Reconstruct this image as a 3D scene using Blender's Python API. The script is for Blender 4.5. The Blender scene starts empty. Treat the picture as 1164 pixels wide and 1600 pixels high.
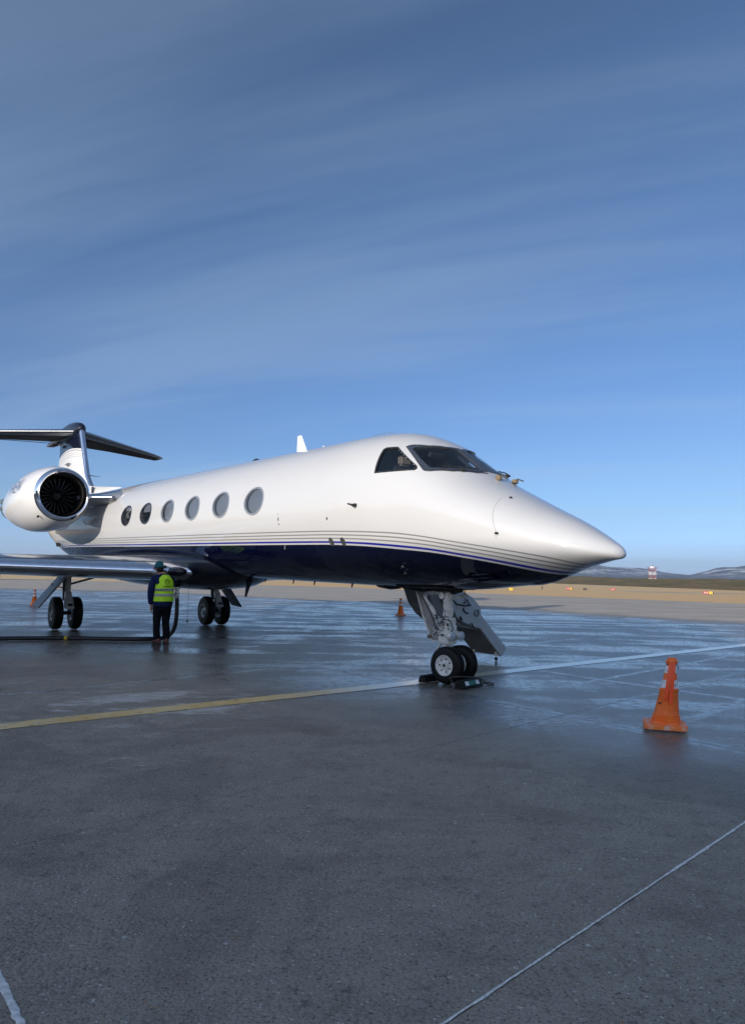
import bpy, bmesh, math, random
import numpy as np
from mathutils import Vector, Matrix, Euler, noise
R = math.radians
random.seed(7)
SC = bpy.context.scene
COL = SC.collection

# ------------------------------------------------------------------ camera
cam_d = bpy.data.cameras.new('camera')
cam = bpy.data.objects.new('camera', cam_d)
COL.objects.link(cam)
SC.camera = cam
cam_d.sensor_fit = 'VERTICAL'
cam_d.sensor_height = 24.0
cam_d.lens = 24.0 * 1163.0 / 1600.0
cam_d.clip_start = 0.05
cam_d.clip_end = 40000
PIT, ROL, CH = 0.0855, 0.0164, 1.511
_r = Vector((1, 0, 0)); _u = Vector((0, -math.sin(PIT), math.cos(PIT))); _f = Vector((0, math.cos(PIT), math.sin(PIT)))
_r2 = _r * math.cos(ROL) + _u * math.sin(ROL); _u2 = _u * math.cos(ROL) - _r * math.sin(ROL)
cam.matrix_world = Matrix(((_r2.x, _u2.x, -_f.x, 0), (_r2.y, _u2.y, -_f.y, 0), (_r2.z, _u2.z, -_f.z, CH), (0, 0, 0, 1)))

# ------------------------------------------------------------------ light
SUN_EL = R(12.0)
SUN_AZ = math.atan2(-0.59, -0.81)          # clockwise from +Y
to_sun = Vector((math.sin(SUN_AZ) * math.cos(SUN_EL), math.cos(SUN_AZ) * math.cos(SUN_EL), math.sin(SUN_EL)))
sun_d = bpy.data.lights.new('sun', 'SUN')
sun_d.energy = 2.6
sun_d.angle = R(0.5)
sun_d.color = (1.0, 0.92, 0.82)
sun = bpy.data.objects.new('sun', sun_d)
COL.objects.link(sun)
sun.rotation_euler = to_sun.to_track_quat('Z', 'Y').to_euler()

world = bpy.data.worlds.new('World')
SC.world = world
world.use_nodes = True
wt = world.node_tree
for n in list(wt.nodes): wt.nodes.remove(n)
def wn(t, **k):
    n = wt.nodes.new(t)
    for a, b in k.items(): setattr(n, a, b)
    return n
sky = wn('ShaderNodeTexSky', sky_type='NISHITA', sun_disc=False)
sky.sun_elevation = SUN_EL
sky.sun_rotation = SUN_AZ % (2 * math.pi)
sky.altitude = 300
sky.air_density = 1.0
sky.dust_density = 0.6
sky.ozone_density = 2.0
bg = wn('ShaderNodeBackground')
bg.inputs['Strength'].default_value = 0.15
wo = wn('ShaderNodeOutputWorld')
tc = wn('ShaderNodeTexCoord')
sep = wn('ShaderNodeSeparateXYZ'); wt.links.new(tc.outputs['Generated'], sep.inputs[0])
def wmath(op, a, b=None, c=None, clamp=False):
    n = wn('ShaderNodeMath', operation=op, use_clamp=clamp)
    for i, v in enumerate((a, b, c)):
        if v is None: continue
        if isinstance(v, (int, float)): n.inputs[i].default_value = v
        else: wt.links.new(v, n.inputs[i])
    return n.outputs[0]
# high thin cirrus: directions projected on a flat layer, long streaks
zc_ = wmath('MAXIMUM', sep.outputs[2], 0.0)
den = wmath('ADD', zc_, 0.16)
u_ = wmath('DIVIDE', sep.outputs[0], den); v_ = wmath('DIVIDE', sep.outputs[1], den)
cmb = wn('ShaderNodeCombineXYZ'); wt.links.new(u_, cmb.inputs[0]); wt.links.new(v_, cmb.inputs[1])
rt = wn('ShaderNodeMapping'); rt.inputs['Rotation'].default_value = (0, 0, R(19)); wt.links.new(cmb.outputs[0], rt.inputs[0])
mp = wn('ShaderNodeMapping'); mp.inputs['Scale'].default_value = (0.22, 1.5, 1); mp.inputs['Location'].default_value = (5.1, 3.3, 0)
wt.links.new(rt.outputs[0], mp.inputs[0])
nz = wn('ShaderNodeTexNoise'); nz.inputs['Scale'].default_value = 1.15; nz.inputs['Detail'].default_value = 7; nz.inputs['Roughness'].default_value = 0.52; nz.inputs['Distortion'].default_value = 0.25
wt.links.new(mp.outputs[0], nz.inputs['Vector'])
mp2 = wn('ShaderNodeMapping'); mp2.inputs['Rotation'].default_value = (0, 0, R(3)); mp2.inputs['Scale'].default_value = (0.5, 4.0, 1)
wt.links.new(rt.outputs[0], mp2.inputs[0])
nz2 = wn('ShaderNodeTexNoise'); nz2.inputs['Scale'].default_value = 2.0; nz2.inputs['Detail'].default_value = 6; nz2.inputs['Roughness'].default_value = 0.68; nz2.inputs['Distortion'].default_value = .5
wt.links.new(mp2.outputs[0], nz2.inputs['Vector'])
mix_ = wmath('ADD', wmath('MULTIPLY', nz.outputs[0], 0.80), wmath('MULTIPLY', nz2.outputs[0], 0.20))
mr = wn('ShaderNodeMapRange'); mr.interpolation_type = 'SMOOTHSTEP'
mr.inputs['From Min'].default_value = 0.44; mr.inputs['From Max'].default_value = 0.66
mr.inputs['To Min'].default_value = 0.0; mr.inputs['To Max'].default_value = 0.31
wt.links.new(mix_, mr.inputs['Value'])
CLOUD = wn('ShaderNodeMix', data_type='RGBA')
wt.links.new(mr.outputs[0], CLOUD.inputs['Factor'])
TINT = wn('ShaderNodeMix', data_type='RGBA', blend_type='MULTIPLY'); TINT.inputs['Factor'].default_value = 1.0
TINT.inputs['B'].default_value = (0.90, 1.0, 1.16, 1)
wt.links.new(sky.outputs[0], TINT.inputs['A'])
# bluer low down than the model; overhead, out of view, warmed to fill shade
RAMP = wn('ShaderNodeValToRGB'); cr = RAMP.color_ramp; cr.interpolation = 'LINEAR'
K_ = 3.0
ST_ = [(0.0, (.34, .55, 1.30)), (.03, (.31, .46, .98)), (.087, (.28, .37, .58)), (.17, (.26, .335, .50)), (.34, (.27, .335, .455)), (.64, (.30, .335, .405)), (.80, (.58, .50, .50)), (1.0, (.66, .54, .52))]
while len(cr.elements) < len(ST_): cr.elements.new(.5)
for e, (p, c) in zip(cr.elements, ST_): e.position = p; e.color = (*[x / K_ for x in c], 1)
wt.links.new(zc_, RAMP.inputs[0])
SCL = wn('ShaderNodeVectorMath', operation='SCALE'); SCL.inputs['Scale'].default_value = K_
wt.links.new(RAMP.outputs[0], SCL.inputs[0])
# towards the sun the sky keeps its warm glow, widened to fill the shade
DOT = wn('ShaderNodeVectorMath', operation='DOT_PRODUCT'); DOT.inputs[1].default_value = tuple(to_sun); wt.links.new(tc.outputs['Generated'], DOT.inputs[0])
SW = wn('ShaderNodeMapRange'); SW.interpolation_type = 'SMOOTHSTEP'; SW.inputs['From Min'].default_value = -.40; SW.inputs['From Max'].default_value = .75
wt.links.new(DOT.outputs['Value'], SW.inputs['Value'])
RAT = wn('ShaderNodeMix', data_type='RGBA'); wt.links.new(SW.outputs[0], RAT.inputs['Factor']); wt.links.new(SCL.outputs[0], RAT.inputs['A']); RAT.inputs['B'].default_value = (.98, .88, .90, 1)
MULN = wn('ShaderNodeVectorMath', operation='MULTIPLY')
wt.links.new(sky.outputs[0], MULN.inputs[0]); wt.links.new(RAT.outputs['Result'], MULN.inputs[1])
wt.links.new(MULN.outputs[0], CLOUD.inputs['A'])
CB = wn('ShaderNodeMix', data_type='RGBA', blend_type='ADD'); CB.inputs['Factor'].default_value = 1.0
LERP = wn('ShaderNodeMix', data_type='RGBA'); wt.links.new(zc_, LERP.inputs['Factor'])
LERP.inputs['A'].default_value = (1.5, 2.1, 2.9, 1); LERP.inputs['B'].default_value = (.36, .53, .82, 1)
wt.links.new(LERP.outputs['Result'], CLOUD.inputs['B'])
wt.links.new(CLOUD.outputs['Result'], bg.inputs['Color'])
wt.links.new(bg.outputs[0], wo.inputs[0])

SC.view_settings.view_transform = 'Standard'
SC.view_settings.look = 'None'
SC.view_settings.gamma = 1
SC.view_settings.exposure = 1.0
SC.render.engine = 'CYCLES'

# ------------------------------------------------------------------ helpers
def setp(o, label=None, cat=None, group=None, kind=None):
    if label: o['label'] = label
    if cat: o['category'] = cat
    if group: o['group'] = group
    if kind: o['kind'] = kind
    return o
def empty(name, loc=(0, 0, 0), rot=(0, 0, 0)):
    o = bpy.data.objects.new(name, None); COL.objects.link(o)
    o.location = loc; o.rotation_euler = rot; o.empty_display_size = 0.3
    return o
class MB:
    def __init__(s): s.v = []; s.f = []; s.uv = None
    def add(s, vs, fs):
        k = len(s.v); s.v += [tuple(map(float, p)) for p in vs]; s.f += [tuple(i + k for i in f) for f in fs]; return s
    def box(s, c, d, M=None):
        M = M or Matrix.Identity(3)
        vs = []
        for x in (-.5, .5):
            for y in (-.5, .5):
                for z in (-.5, .5): vs.append(Vector(c) + M @ Vector((x * d[0], y * d[1], z * d[2])))
        return s.add(vs, [(0, 1, 3, 2), (4, 6, 7, 5), (0, 4, 5, 1), (2, 3, 7, 6), (0, 2, 6, 4), (1, 5, 7, 3)])
    def tube(s, pts, r, n=12, cap=True, ell=1.0):
        pts = [Vector(p) for p in pts]
        if not hasattr(r, '__len__'): r = [r] * len(pts)
        rings = []; up = None
        for i, p in enumerate(pts):
            a = pts[max(i - 1, 0)]; b = pts[min(i + 1, len(pts) - 1)]
            d = (b - a).normalized()
            if up is None:
                up = Vector((0, 0, 1)) if abs(d.z) < .9 else Vector((1, 0, 0))
            x = d.cross(up)
            if x.length < 1e-4: x = d.orthogonal()
            x.normalize(); y = x.cross(d).normalized(); up = y
            rings.append([p + x * r[i] * math.cos(2 * math.pi * k / n) + y * r[i] * ell * math.sin(2 * math.pi * k / n) for k in range(n)])
        s.loft(rings, cap, cap); return s
    def loft(s, rings, c0=True, c1=True, closed=True):
        k = len(s.v); n = len(rings[0])
        for rg in rings: s.v += [tuple(map(float, p)) for p in rg]
        for i in range(len(rings) - 1):
            for j in range(n if closed else n - 1):
                a = k + i * n + j; b = k + i * n + (j + 1) % n
                s.f.append((a, b, b + n, a + n))
        if c0: s.f.append(tuple(k + j for j in range(n))[::-1])
        if c1: s.f.append(tuple(k + (len(rings) - 1) * n + j for j in range(n)))
        return s
    def lathe(s, prof, o=(0, 0, 0), axis=(0, 0, 1), n=32, cap=(False, False)):
        ax = Vector(axis).normalized(); x = ax.orthogonal().normalized(); y = ax.cross(x)
        rings = [[Vector(o) + ax * h + (x * math.cos(2 * math.pi * k / n) + y * math.sin(2 * math.pi * k / n)) * max(r, 1e-4) for k in range(n)] for h, r in prof]
        return s.loft(rings, cap[0], cap[1])
    def prism(s, poly, ax, lo, hi):
        """poly of 2-D points in the plane across axis ax, extruded lo..hi along it"""
        def P(p, h):
            q = [p[0], p[1]]; q.insert(ax, h); return q
        n = len(poly)
        return s.add([P(p, lo) for p in poly] + [P(p, hi) for p in poly],
                     [tuple(range(n))[::-1], tuple(range(n, 2 * n))] + [(i, (i + 1) % n, n + (i + 1) % n, n + i) for i in range(n)])
    def build(s, name, mat, parent=None, smooth=None, bevel=0, kind=None, mesh_only=False, fix=True):
        me = bpy.data.meshes.new(name); me.from_pydata(s.v, [], s.f)
        if fix or bevel:
            bm = bmesh.new(); bm.from_mesh(me)
            if bevel:
                bmesh.ops.remove_doubles(bm, verts=bm.verts, dist=1e-5)
                es = [e for e in bm.edges if len(e.link_faces) == 2 and e.calc_face_angle(0) > .5]
                bmesh.ops.bevel(bm, geom=es, offset=bevel, segments=2, affect='EDGES', clamp_overlap=True)
            if fix: bmesh.ops.recalc_face_normals(bm, faces=bm.faces)
            bm.to_mesh(me); bm.free()
        me.materials.append(mat)
        if smooth is not None:
            me.polygons.foreach_set('use_smooth', [True] * len(me.polygons))
            if smooth < 180:
                try: me.set_sharp_from_angle(angle=R(smooth))
                except Exception: pass
        o = bpy.data.objects.new(name, me); COL.objects.link(o)
        if parent: o.parent = parent
        if kind: o['kind'] = kind
        return o
def copyo(o, parent=None):
    c = o.copy(); COL.objects.link(c)
    if parent: c.parent = parent
    return c
def copy_tree(o, parent=None):
    c = copyo(o, parent)
    for ch in list(o.children): copy_tree(ch, c)
    return c

class NT:
    def __init__(s, name):
        s.m = bpy.data.materials.new(name); s.m.use_nodes = True; s.t = s.m.node_tree
        s.b = s.t.nodes['Principled BSDF']; s.pos = None
    def n(s, t, **k):
        n = s.t.nodes.new(t)
        for a, b in k.items(): setattr(n, a, b)
        return n
    def L(s, a, b): s.t.links.new(a, b)
    def put(s, sock, v):
        if isinstance(v, (int, float, tuple, list)): sock.default_value = v
        else: s.L(v, sock)
    def ma(s, op, a, b=None, c=None, clamp=False):
        n = s.n('ShaderNodeMath', operation=op, use_clamp=clamp)
        for i, v in enumerate((a, b, c)):
            if v is not None: s.put(n.inputs[i], v)
        return n.outputs[0]
    def mix(s, f, a, b, mode='MIX'):
        n = s.n('ShaderNodeMix', data_type='RGBA', blend_type=mode)
        s.put(n.inputs['Factor'], f)
        for k, v in (('A', a), ('B', b)):
            if isinstance(v, tuple) and len(v) == 3: v = (*v, 1)
            s.put(n.inputs[k], v)
        return n.outputs['Result']
    def rng(s, v, a, b, c=0., d=1., smooth=True):
        n = s.n('ShaderNodeMapRange')
        if smooth: n.interpolation_type = 'SMOOTHSTEP'
        s.put(n.inputs['Value'], v)
        for k, x in (('From Min', a), ('From Max', b), ('To Min', c), ('To Max', d)): s.put(n.inputs[k], x)
        return n.outputs['Result']
    def objc(s):
        if s.pos is None: s.pos = s.n('ShaderNodeTexCoord').outputs['Object']
        return s.pos
    def mapping(s, vec, sc=(1, 1, 1), rot=(0, 0, 0), loc=(0, 0, 0)):
        n = s.n('ShaderNodeMapping'); n.inputs['Scale'].default_value = sc; n.inputs['Rotation'].default_value = rot; n.inputs['Location'].default_value = loc
        s.L(vec, n.inputs[0]); return n.outputs[0]
    def noise(s, sc, det=4, ro=.5, vec=None, dis=0):
        n = s.n('ShaderNodeTexNoise'); n.inputs['Scale'].default_value = sc; n.inputs['Detail'].default_value = det
        n.inputs['Roughness'].default_value = ro; n.inputs['Distortion'].default_value = dis
        s.L(vec or s.objc(), n.inputs['Vector']); return n.outputs[0]
    def bump(s, h, st=.2, dist=.01, prev=None):
        n = s.n('ShaderNodeBump'); n.inputs['Strength'].default_value = st; n.inputs['Distance'].default_value = dist
        s.L(h, n.inputs['Height'])
        if prev is not None: s.L(prev, n.inputs['Normal'])
        return n.outputs[0]
    def set(s, **k):
        for a, v in k.items():
            a = {'col': 'Base Color', 'rough': 'Roughness', 'metal': 'Metallic', 'coat': 'Coat Weight', 'coatr': 'Coat Roughness', 'norm': 'Normal', 'spec': 'Specular IOR Level', 'ior': 'IOR', 'trans': 'Transmission Weight', 'alpha': 'Alpha'}[a]
            if isinstance(v, tuple) and len(v) == 3: v = (*v, 1)
            s.put(s.b.inputs[a], v)
        return s.m
def simple(name, col, rough=.5, metal=0, coat=0, var=.12, nsc=8, bump=0, coatr=.03, spec=.5):
    t = NT(name); nz = t.noise(nsc, 5, .6)
    d = tuple(c * (1 - var) for c in col); l = tuple(min(c * (1 + var), 1) for c in col)
    t.set(col=t.mix(t.rng(nz, .3, .7), d, l), rough=t.rng(nz, .25, .75, max(rough - .06, .02), min(rough + .08, 1)), metal=metal, coat=coat, coatr=coatr, spec=spec)
    if bump: t.set(norm=t.bump(t.noise(nsc * 8, 4, .6), bump, .004))
    return t.m

def pchip(P):
    x = np.array([a for a, b in P], float); y = np.array([b for a, b in P], float)
    h = np.diff(x); d = np.diff(y) / h; m = np.zeros_like(y)
    for i in range(1, len(x) - 1):
        if d[i - 1] * d[i] > 0:
            w1 = 2 * h[i] + h[i - 1]; w2 = h[i] + 2 * h[i - 1]; m[i] = (w1 + w2) / (w1 / d[i - 1] + w2 / d[i])
    m[0] = d[0]; m[-1] = d[-1]
    def f(t):
        t = np.clip(t, x[0], x[-1]); i = np.clip(np.searchsorted(x, t, side='right') - 1, 0, len(x) - 2)
        u = (t - x[i]) / h[i]
        return (2*u**3-3*u**2+1)*y[i]+(u**3-2*u**2+u)*h[i]*m[i]+(-2*u**3+3*u**2)*y[i+1]+(u**3-u**2)*h[i]*m[i+1]
    return f

# ------------------------------------------------------------------ materials
M = {}
M['navy'] = simple('navy paint', (.0025, .004, .014), .5, coat=.8, var=.1, spec=.2)
M['alu'] = simple('polished aluminium', (.78, .79, .81), .16, 1, var=.05)
M['chrome'] = simple('polished lip metal', (.88, .88, .88), .07, 1, var=.03)
M['wing_grey'] = simple('wing paint light grey', (.22, .23, .25), .32, coat=1., coatr=.1, var=.06, nsc=3)
M['gearwhite'] = simple('gear white paint', (.72, .71, .67), .38, coat=.3, var=.18, nsc=14)
M['doorgrey'] = simple('stair grey paint', (.46, .48, .50), .42, coat=.2, var=.1, nsc=6)
M['stairdark'] = simple('stair underside grey', (.20, .20, .20), .45, coat=.2, var=.15, nsc=5)
M['black'] = simple('black rubber hose', (.012, .012, .013), .45, var=.3, nsc=20)
M['tyre'] = simple('tyre rubber', (.008, .008, .008), .55, var=.35, nsc=22, bump=.2, spec=.25)
M['dark'] = simple('dark fittings', (.03, .03, .032), .4, .3, var=.3, nsc=20)
M['steel'] = simple('bright steel', (.6, .6, .6), .22, 1, var=.1, nsc=20)
M['framepale'] = simple('window frame pale metal', (.42, .43, .45), .35, .6, coat=.3, var=.08, nsc=20)
M['frame'] = simple('window frame metal', (.30, .31, .33), .32, 1, var=.15, nsc=20)
M['wsframe'] = simple('windshield frame dark metal', (.09, .105, .13), .35, .6, coat=.3, var=.15, nsc=20)
M['tan'] = simple('tan fitting', (.20, .15, .09), .5, var=.2, nsc=30)
M['fan'] = simple('fan blade titanium', (.03, .03, .033), .3, 1, var=.2, nsc=10)
M['inletliner'] = simple('inlet liner', (.10, .09, .085), .35, .8, var=.15, nsc=10)
M['spinner'] = simple('spinner grey', (.12, .12, .12), .35, .5, var=.2, nsc=8)
M['exhaust'] = simple('exhaust nozzle metal', (.28, .27, .27), .35, 1, var=.25, nsc=6)
M['greystripe'] = simple('fin marking grey', (.12, .12, .14), .4, var=.1)
M['blueletter'] = simple('blue lettering', (.10, .14, .24), .35, coat=.5, var=.05)

def glass_mat(name, col, rough=.02, alpha=1.):
    t = NT(name); t.b.inputs['Alpha'].default_value = alpha
    nz = t.noise(1.6, 2, .5)
    t.set(col=t.mix(nz, col, tuple(c * 1.6 for c in col)), rough=rough, spec=.9, coat=1, coatr=.015)
    t.b.inputs['IOR'].default_value = 1.6
    return t.m
M['cabinglass'] = glass_mat('cabin window glass', (.03, .04, .055), alpha=.35)
M['cockpitglass'] = glass_mat('cockpit glass', (.006, .010, .013), alpha=.42)
M['lens'] = glass_mat('lamp lens', (.30, .32, .36), .08)

def paint_fuselage():
    t = NT('fuselage paint')
    uv = t.n('ShaderNodeUVMap'); uv.uv_map = 'stripe'
    sp = t.n('ShaderNodeSeparateXYZ'); t.L(uv.outputs[0], sp.inputs[0]); v = sp.outputs[1]
    rp = t.n('ShaderNodeValToRGB'); cr = rp.color_ramp; cr.interpolation = 'CONSTANT'
    W = (.575, .575, .57, 1); G = (.23, .225, .225, 1); B = (.012, .016, .28, 1); N = (.0016, .0032, .018, 1)
    T = [(0, N), (.30, W), (.344, B), (.402, W), (.463, G), (.50, W), (.56, G), (.596, W), (.66, G), (.694, W)]
    while len(cr.elements) < len(T): cr.elements.new(.5)
    for e, (p, c) in zip(cr.elements, T): e.position = p; e.color = c
    t.L(v, rp.inputs[0])
    # faint grime streaks on the white
    mpv = t.mapping(t.objc(), (.6, 1, 3))
    nz = t.noise(1.4, 6, .6, mpv)
    col = t.mix(t.rng(nz, .45, .8, 0, .12), rp.outputs[0], (.45, .40, .34), 'MIX')
    dark = t.ma('LESS_THAN', v, .3)
    col = t.mix(dark, col, rp.outputs[0])
    wav = t.noise(.9, 2, .4)
    t.set(col=col, rough=.45, coat=1, coatr=.02, norm=t.bump(wav, .04, .05), spec=t.ma('SUBTRACT', .16, t.ma('MULTIPLY', dark, .16)))
    t.L(t.bump(t.noise(2.2, 2, .4), .04, .02), t.b.inputs['Coat Normal'])
    return t.m
M['fus'] = paint_fuselage()
M['white'] = (lambda t: t.set(col=t.mix(t.rng(t.noise(2.5, 6, .6), .45, .8, 0, .2), (.80, .785, .765), (.5, .46, .40)), rough=.35, coat=1, coatr=.03))(NT('white aircraft paint'))
M['nacelle'] = (lambda t: t.set(col=t.mix(t.rng(t.noise(1.5, 6, .65, t.mapping(t.objc(), (.5, 1, 1))), .5, .8, 0, .35), (.80, .78, .75), (.42, .36, .30)), rough=.35, coat=.9, coatr=.05))(NT('nacelle white paint'))

def fin_mat():
    t = NT('fin paint')
    sp = t.n('ShaderNodeSeparateXYZ'); t.L(t.objc(), sp.inputs[0]); s, z = sp.outputs[0], sp.outputs[2]
    # boundary arc: z = 5.62 - k (s+20.5)^2
    d = t.ma('ADD', s, 20.45)
    zb = t.ma('SUBTRACT', 5.625, t.ma('MULTIPLY', t.ma('MULTIPLY', d, d), .052))
    h = t.ma('SUBTRACT', z, zb)
    navy = t.ma('GREATER_THAN', h, 0.)
    def band(a, b): return t.ma('MULTIPLY', t.ma('GREATER_THAN', h, a), t.ma('LESS_THAN', h, b))
    col = t.mix(navy, (.72, .70, .67), (.002, .004, .018))
    col = t.mix(band(-.075, -.055), col, (.02, .03, .14))
    for a in (-.16, -.23, -.30): col = t.mix(band(a - .012, a), col, (.25, .25, .27))
    return t.set(col=col, rough=.5, coat=.8, coatr=.03, spec=.1)
M['fin'] = fin_mat()

# ================================================================== GROUND
def g_dry_sunlit(X):      # damp apron ends along the shade edge, dry sunlit-toned apron beyond (world Y)
    return min(46 - X, 60 - .2 * X)
NG = (0.603, -0.798)     # aircraft heading
NX_, NY_ = 1.2079, 10.8748
def concrete(name, far=False):
    t = NT(name)
    P = t.objc()
    sp = t.n('ShaderNodeSeparateXYZ'); t.L(P, sp.inputs[0]); X, Y = sp.outputs[0], sp.outputs[1]
    # dry beyond the shade edge, with sunlit brightness put into the colour
    g = t.ma('MINIMUM', t.ma('SUBTRACT', 44., X), t.ma('SUBTRACT', 57., t.ma('MULTIPLY', X, .2)))
    big = t.noise(.10, 5, .6)
    d = t.ma('SUBTRACT', t.ma('ADD', Y, t.ma('MULTIPLY', t.ma('SUBTRACT', big, .5), 14.)), g)
    dry = t.rng(d, -5., 1.5)
    # wetness zone
    zone = t.ma('ADD', Y, t.ma('MULTIPLY', X, .9))
    n1 = t.noise(.26, 5, .55, dis=.4)
    n2 = t.noise(.55, 5, .55, t.mapping(P, (1, 1, 1), (0, 0, R(-38))), dis=.6)
    strk = t.noise(1.0, 4, .5, t.mapping(P, (.14, 1.1, 1), (0, 0, R(-37))))
    strk2 = t.noise(1.0, 4, .5, t.mapping(P, (1.3, .16, 1), (0, 0, R(-37))))
    zf = t.ma('ADD', zone, t.ma('MULTIPLY', t.ma('SUBTRACT', n1, .5), 6.))
    z1 = t.rng(zf, 7.6, 11.5); z0 = t.rng(zf, 6.0, 9.6)
    wetn = t.ma('ADD', t.ma('MULTIPLY', n2, .40), t.ma('ADD', t.ma('MULTIPLY', strk, .42), t.ma('MULTIPLY', strk2, .18)))
    wet = t.rng(wetn, .465, .56)
    wet = t.ma('MULTIPLY', wet, z1)
    wet = t.ma('MULTIPLY', wet, t.ma('SUBTRACT', 1., dry))
    # film of water lying along the joints
    sx = t.ma('SUBTRACT', X, NX_); sy = t.ma('SUBTRACT', Y, NY_)
    S_ = t.ma('ADD', t.ma('MULTIPLY', sx, .603), t.ma('MULTIPLY', sy, -.798)); T_ = t.ma('ADD', t.ma('MULTIPLY', sx, .798), t.ma('MULTIPLY', sy, .603))
    SS = t.ma('ADD', S_, t.ma('MULTIPLY', T_, .155)); wob_ = t.ma('MULTIPLY', t.ma('SUBTRACT', t.noise(1.3, 5, .6), .5), .5)
    jm = None
    for kind, c0, w_, lo_, hi_ in (('T', -.73, .22, .2, 9.), ('T', 4.85, .10, -9., 6.), ('S', 2.40, .10, -.6, 9.), ('S', 3.45, .16, -.4, 5.), ('S', -2.9, .14, -8., 9.), ('S', 1.25, .09, .3, 8.), ('T', 2.2, .12, -2., 5.)):
        a_, b_ = (T_, S_) if kind == 'T' else (SS, T_)
        dd = t.ma('ABSOLUTE', t.ma('ADD', t.ma('SUBTRACT', a_, c0), t.ma('MULTIPLY', wob_, .35)))
        k_ = t.ma('MULTIPLY', t.rng(dd, w_, w_ * .25), t.ma('MULTIPLY', t.rng(b_, lo_, lo_ + 1.), t.rng(b_, hi_, hi_ - 1.)))
        jm = k_ if jm is None else t.ma('MAXIMUM', jm, k_)
    jm = t.ma('MULTIPLY', jm, t.rng(t.noise(2.4, 5, .65), .34, .55, .25, 1.))
    blob = t.ma('MULTIPLY', t.rng(t.ma('ABSOLUTE', t.ma('SUBTRACT', SS, 1.9)), 1.7, .3), t.rng(t.ma('ABSOLUTE', t.ma('ADD', T_, 1.35)), .75, .1))
    blob = t.ma('MULTIPLY', blob, t.rng(t.noise(2.2, 5, .6), .38, .62, .1, .75))
    jm = t.ma('MAXIMUM', jm, blob)
    grain = t.rng(t.noise(9., 6, .72), .38, .56, .25, 1.)
    wet = t.ma('MULTIPLY', t.ma('MAXIMUM', wet, t.ma('MULTIPLY', jm, t.ma('SUBTRACT', 1., dry))), grain)
    dampz = t.ma('MULTIPLY', t.ma('ADD', .40, t.ma('MULTIPLY', z0, .85)), t.ma('SUBTRACT', 1., dry))
    # aggregate
    vo = t.n('ShaderNodeTexVoronoi'); vo.inputs['Scale'].default_value = 62.; vo.inputs['Randomness'].default_value = 1.; t.L(P, vo.inputs['Vector'])
    sepc = t.n('ShaderNodeSeparateColor'); t.L(vo.outputs['Color'], sepc.inputs[0])
    vo2 = t.n('ShaderNodeTexVoronoi'); vo2.inputs['Scale'].default_value = 26.; t.L(P, vo2.inputs['Vector'])
    sepd = t.n('ShaderNodeSeparateColor'); t.L(vo2.outputs['Color'], sepd.inputs[0])
    fine = t.noise(160., 3, .6)
    mid = t.noise(3.2, 6, .62)
    base = t.mix(t.rng(mid, .3, .7), (.26, .218, .165), (.42, .352, .268))
    base = t.mix(t.rng(n1, .35, .65, 0, .55), base, (.40, .32, .235))
    base = t.mix(t.rng(sepc.outputs[0], .15, .9, 0, .92), base, t.mix(fine, (.02, .018, .015), (.78, .66, .53)))
    st = t.ma('GREATER_THAN', sepc.outputs[1], .93)
    base = t.mix(t.ma('MULTIPLY', st, t.rng(vo.outputs['Distance'], .35, .2, .0, .8)), base, (.85, .80, .74))
    st2 = t.ma('GREATER_THAN', sepd.outputs[1], .95)
    stc = t.mix(sepd.outputs[0], (.75, .72, .66), (.42, .22, .09))
    base = t.mix(t.ma('MULTIPLY', st2, t.rng(vo2.outputs['Distance'], .34, .22, 0, .75)), base, stc)
    # pits
    pit = t.rng(t.noise(66., 4, .78), .37, .45, 1, 0)
    base = t.mix(t.ma('MULTIPLY', pit, .88), base, (.008, .008, .008))
    base = t.mix(t.rng(t.noise(11., 5, .7), .54, .72, 0, .6), base, (.07, .062, .05))
    base = t.mix(t.rng(t.noise(.9, 6, .65), .52, .7, 0, .4), base, (.13, .10, .075))
    # residue patches beside the line
    dry_sunlit_col = t.mix(t.rng(t.noise(.5, 7, .7, t.mapping(P, (.35, 1.6, 1), (0, 0, R(12)))), .35, .65), (.42, .365, .295), (.58, .51, .42))
    res = t.ma('MULTIPLY', t.rng(t.noise(1.7, 8, .7, t.mapping(P, (1, 2.2, 1), (0, 0, R(-12)))), .53, .60), t.ma('MULTIPLY', t.rng(Y, 6.4, 8.4), t.ma('MULTIPLY', t.rng(Y, 11.2, 9.4), t.ma('MULTIPLY', t.rng(X, -4.3, -3.3), t.rng(X, -.6, -1.7)))))
    base = t.mix(t.ma('MULTIPLY', res, .85), base, (.62, .56, .48))
    col = t.mix(dry, base, dry_sunlit_col)
    col = t.mix(t.ma('MULTIPLY', t.ma('MULTIPLY', z0, t.ma('SUBTRACT', 1., dry)), .42), col, (.03, .028, .026))
    col = t.mix(t.ma('MULTIPLY', wet, .7), col, (.022, .024, .028))
    bigp = t.noise(.55, 6, .6, dis=.8)
    col = t.mix(t.ma('MULTIPLY', t.rng(bigp, .50, .58, 0, .20), t.ma('SUBTRACT', 1., dry)), col, (.055, .047, .040))
    for (cx_, cy_, hu_, hv_, amt_, lo_, hi_, sc_) in ((-2.85, 9.12, .95, .42, 1., .44, .52, 2.6), (-1.80, 8.45, .50, .14, .9, .38, .48, 4.), (-1.75, 6.15, .50, .30, .9, .56, .61, 7.), (-4.4, 10.4, 1.1, .2, .5, .52, .60, 3.)):
        du = t.ma('ADD', t.ma('MULTIPLY', t.ma('SUBTRACT', X, cx_), .78), t.ma('MULTIPLY', t.ma('SUBTRACT', Y, cy_), .62))
        dv = t.ma('ADD', t.ma('MULTIPLY', t.ma('SUBTRACT', X, cx_), -.62), t.ma('MULTIPLY', t.ma('SUBTRACT', Y, cy_), .78))
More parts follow.
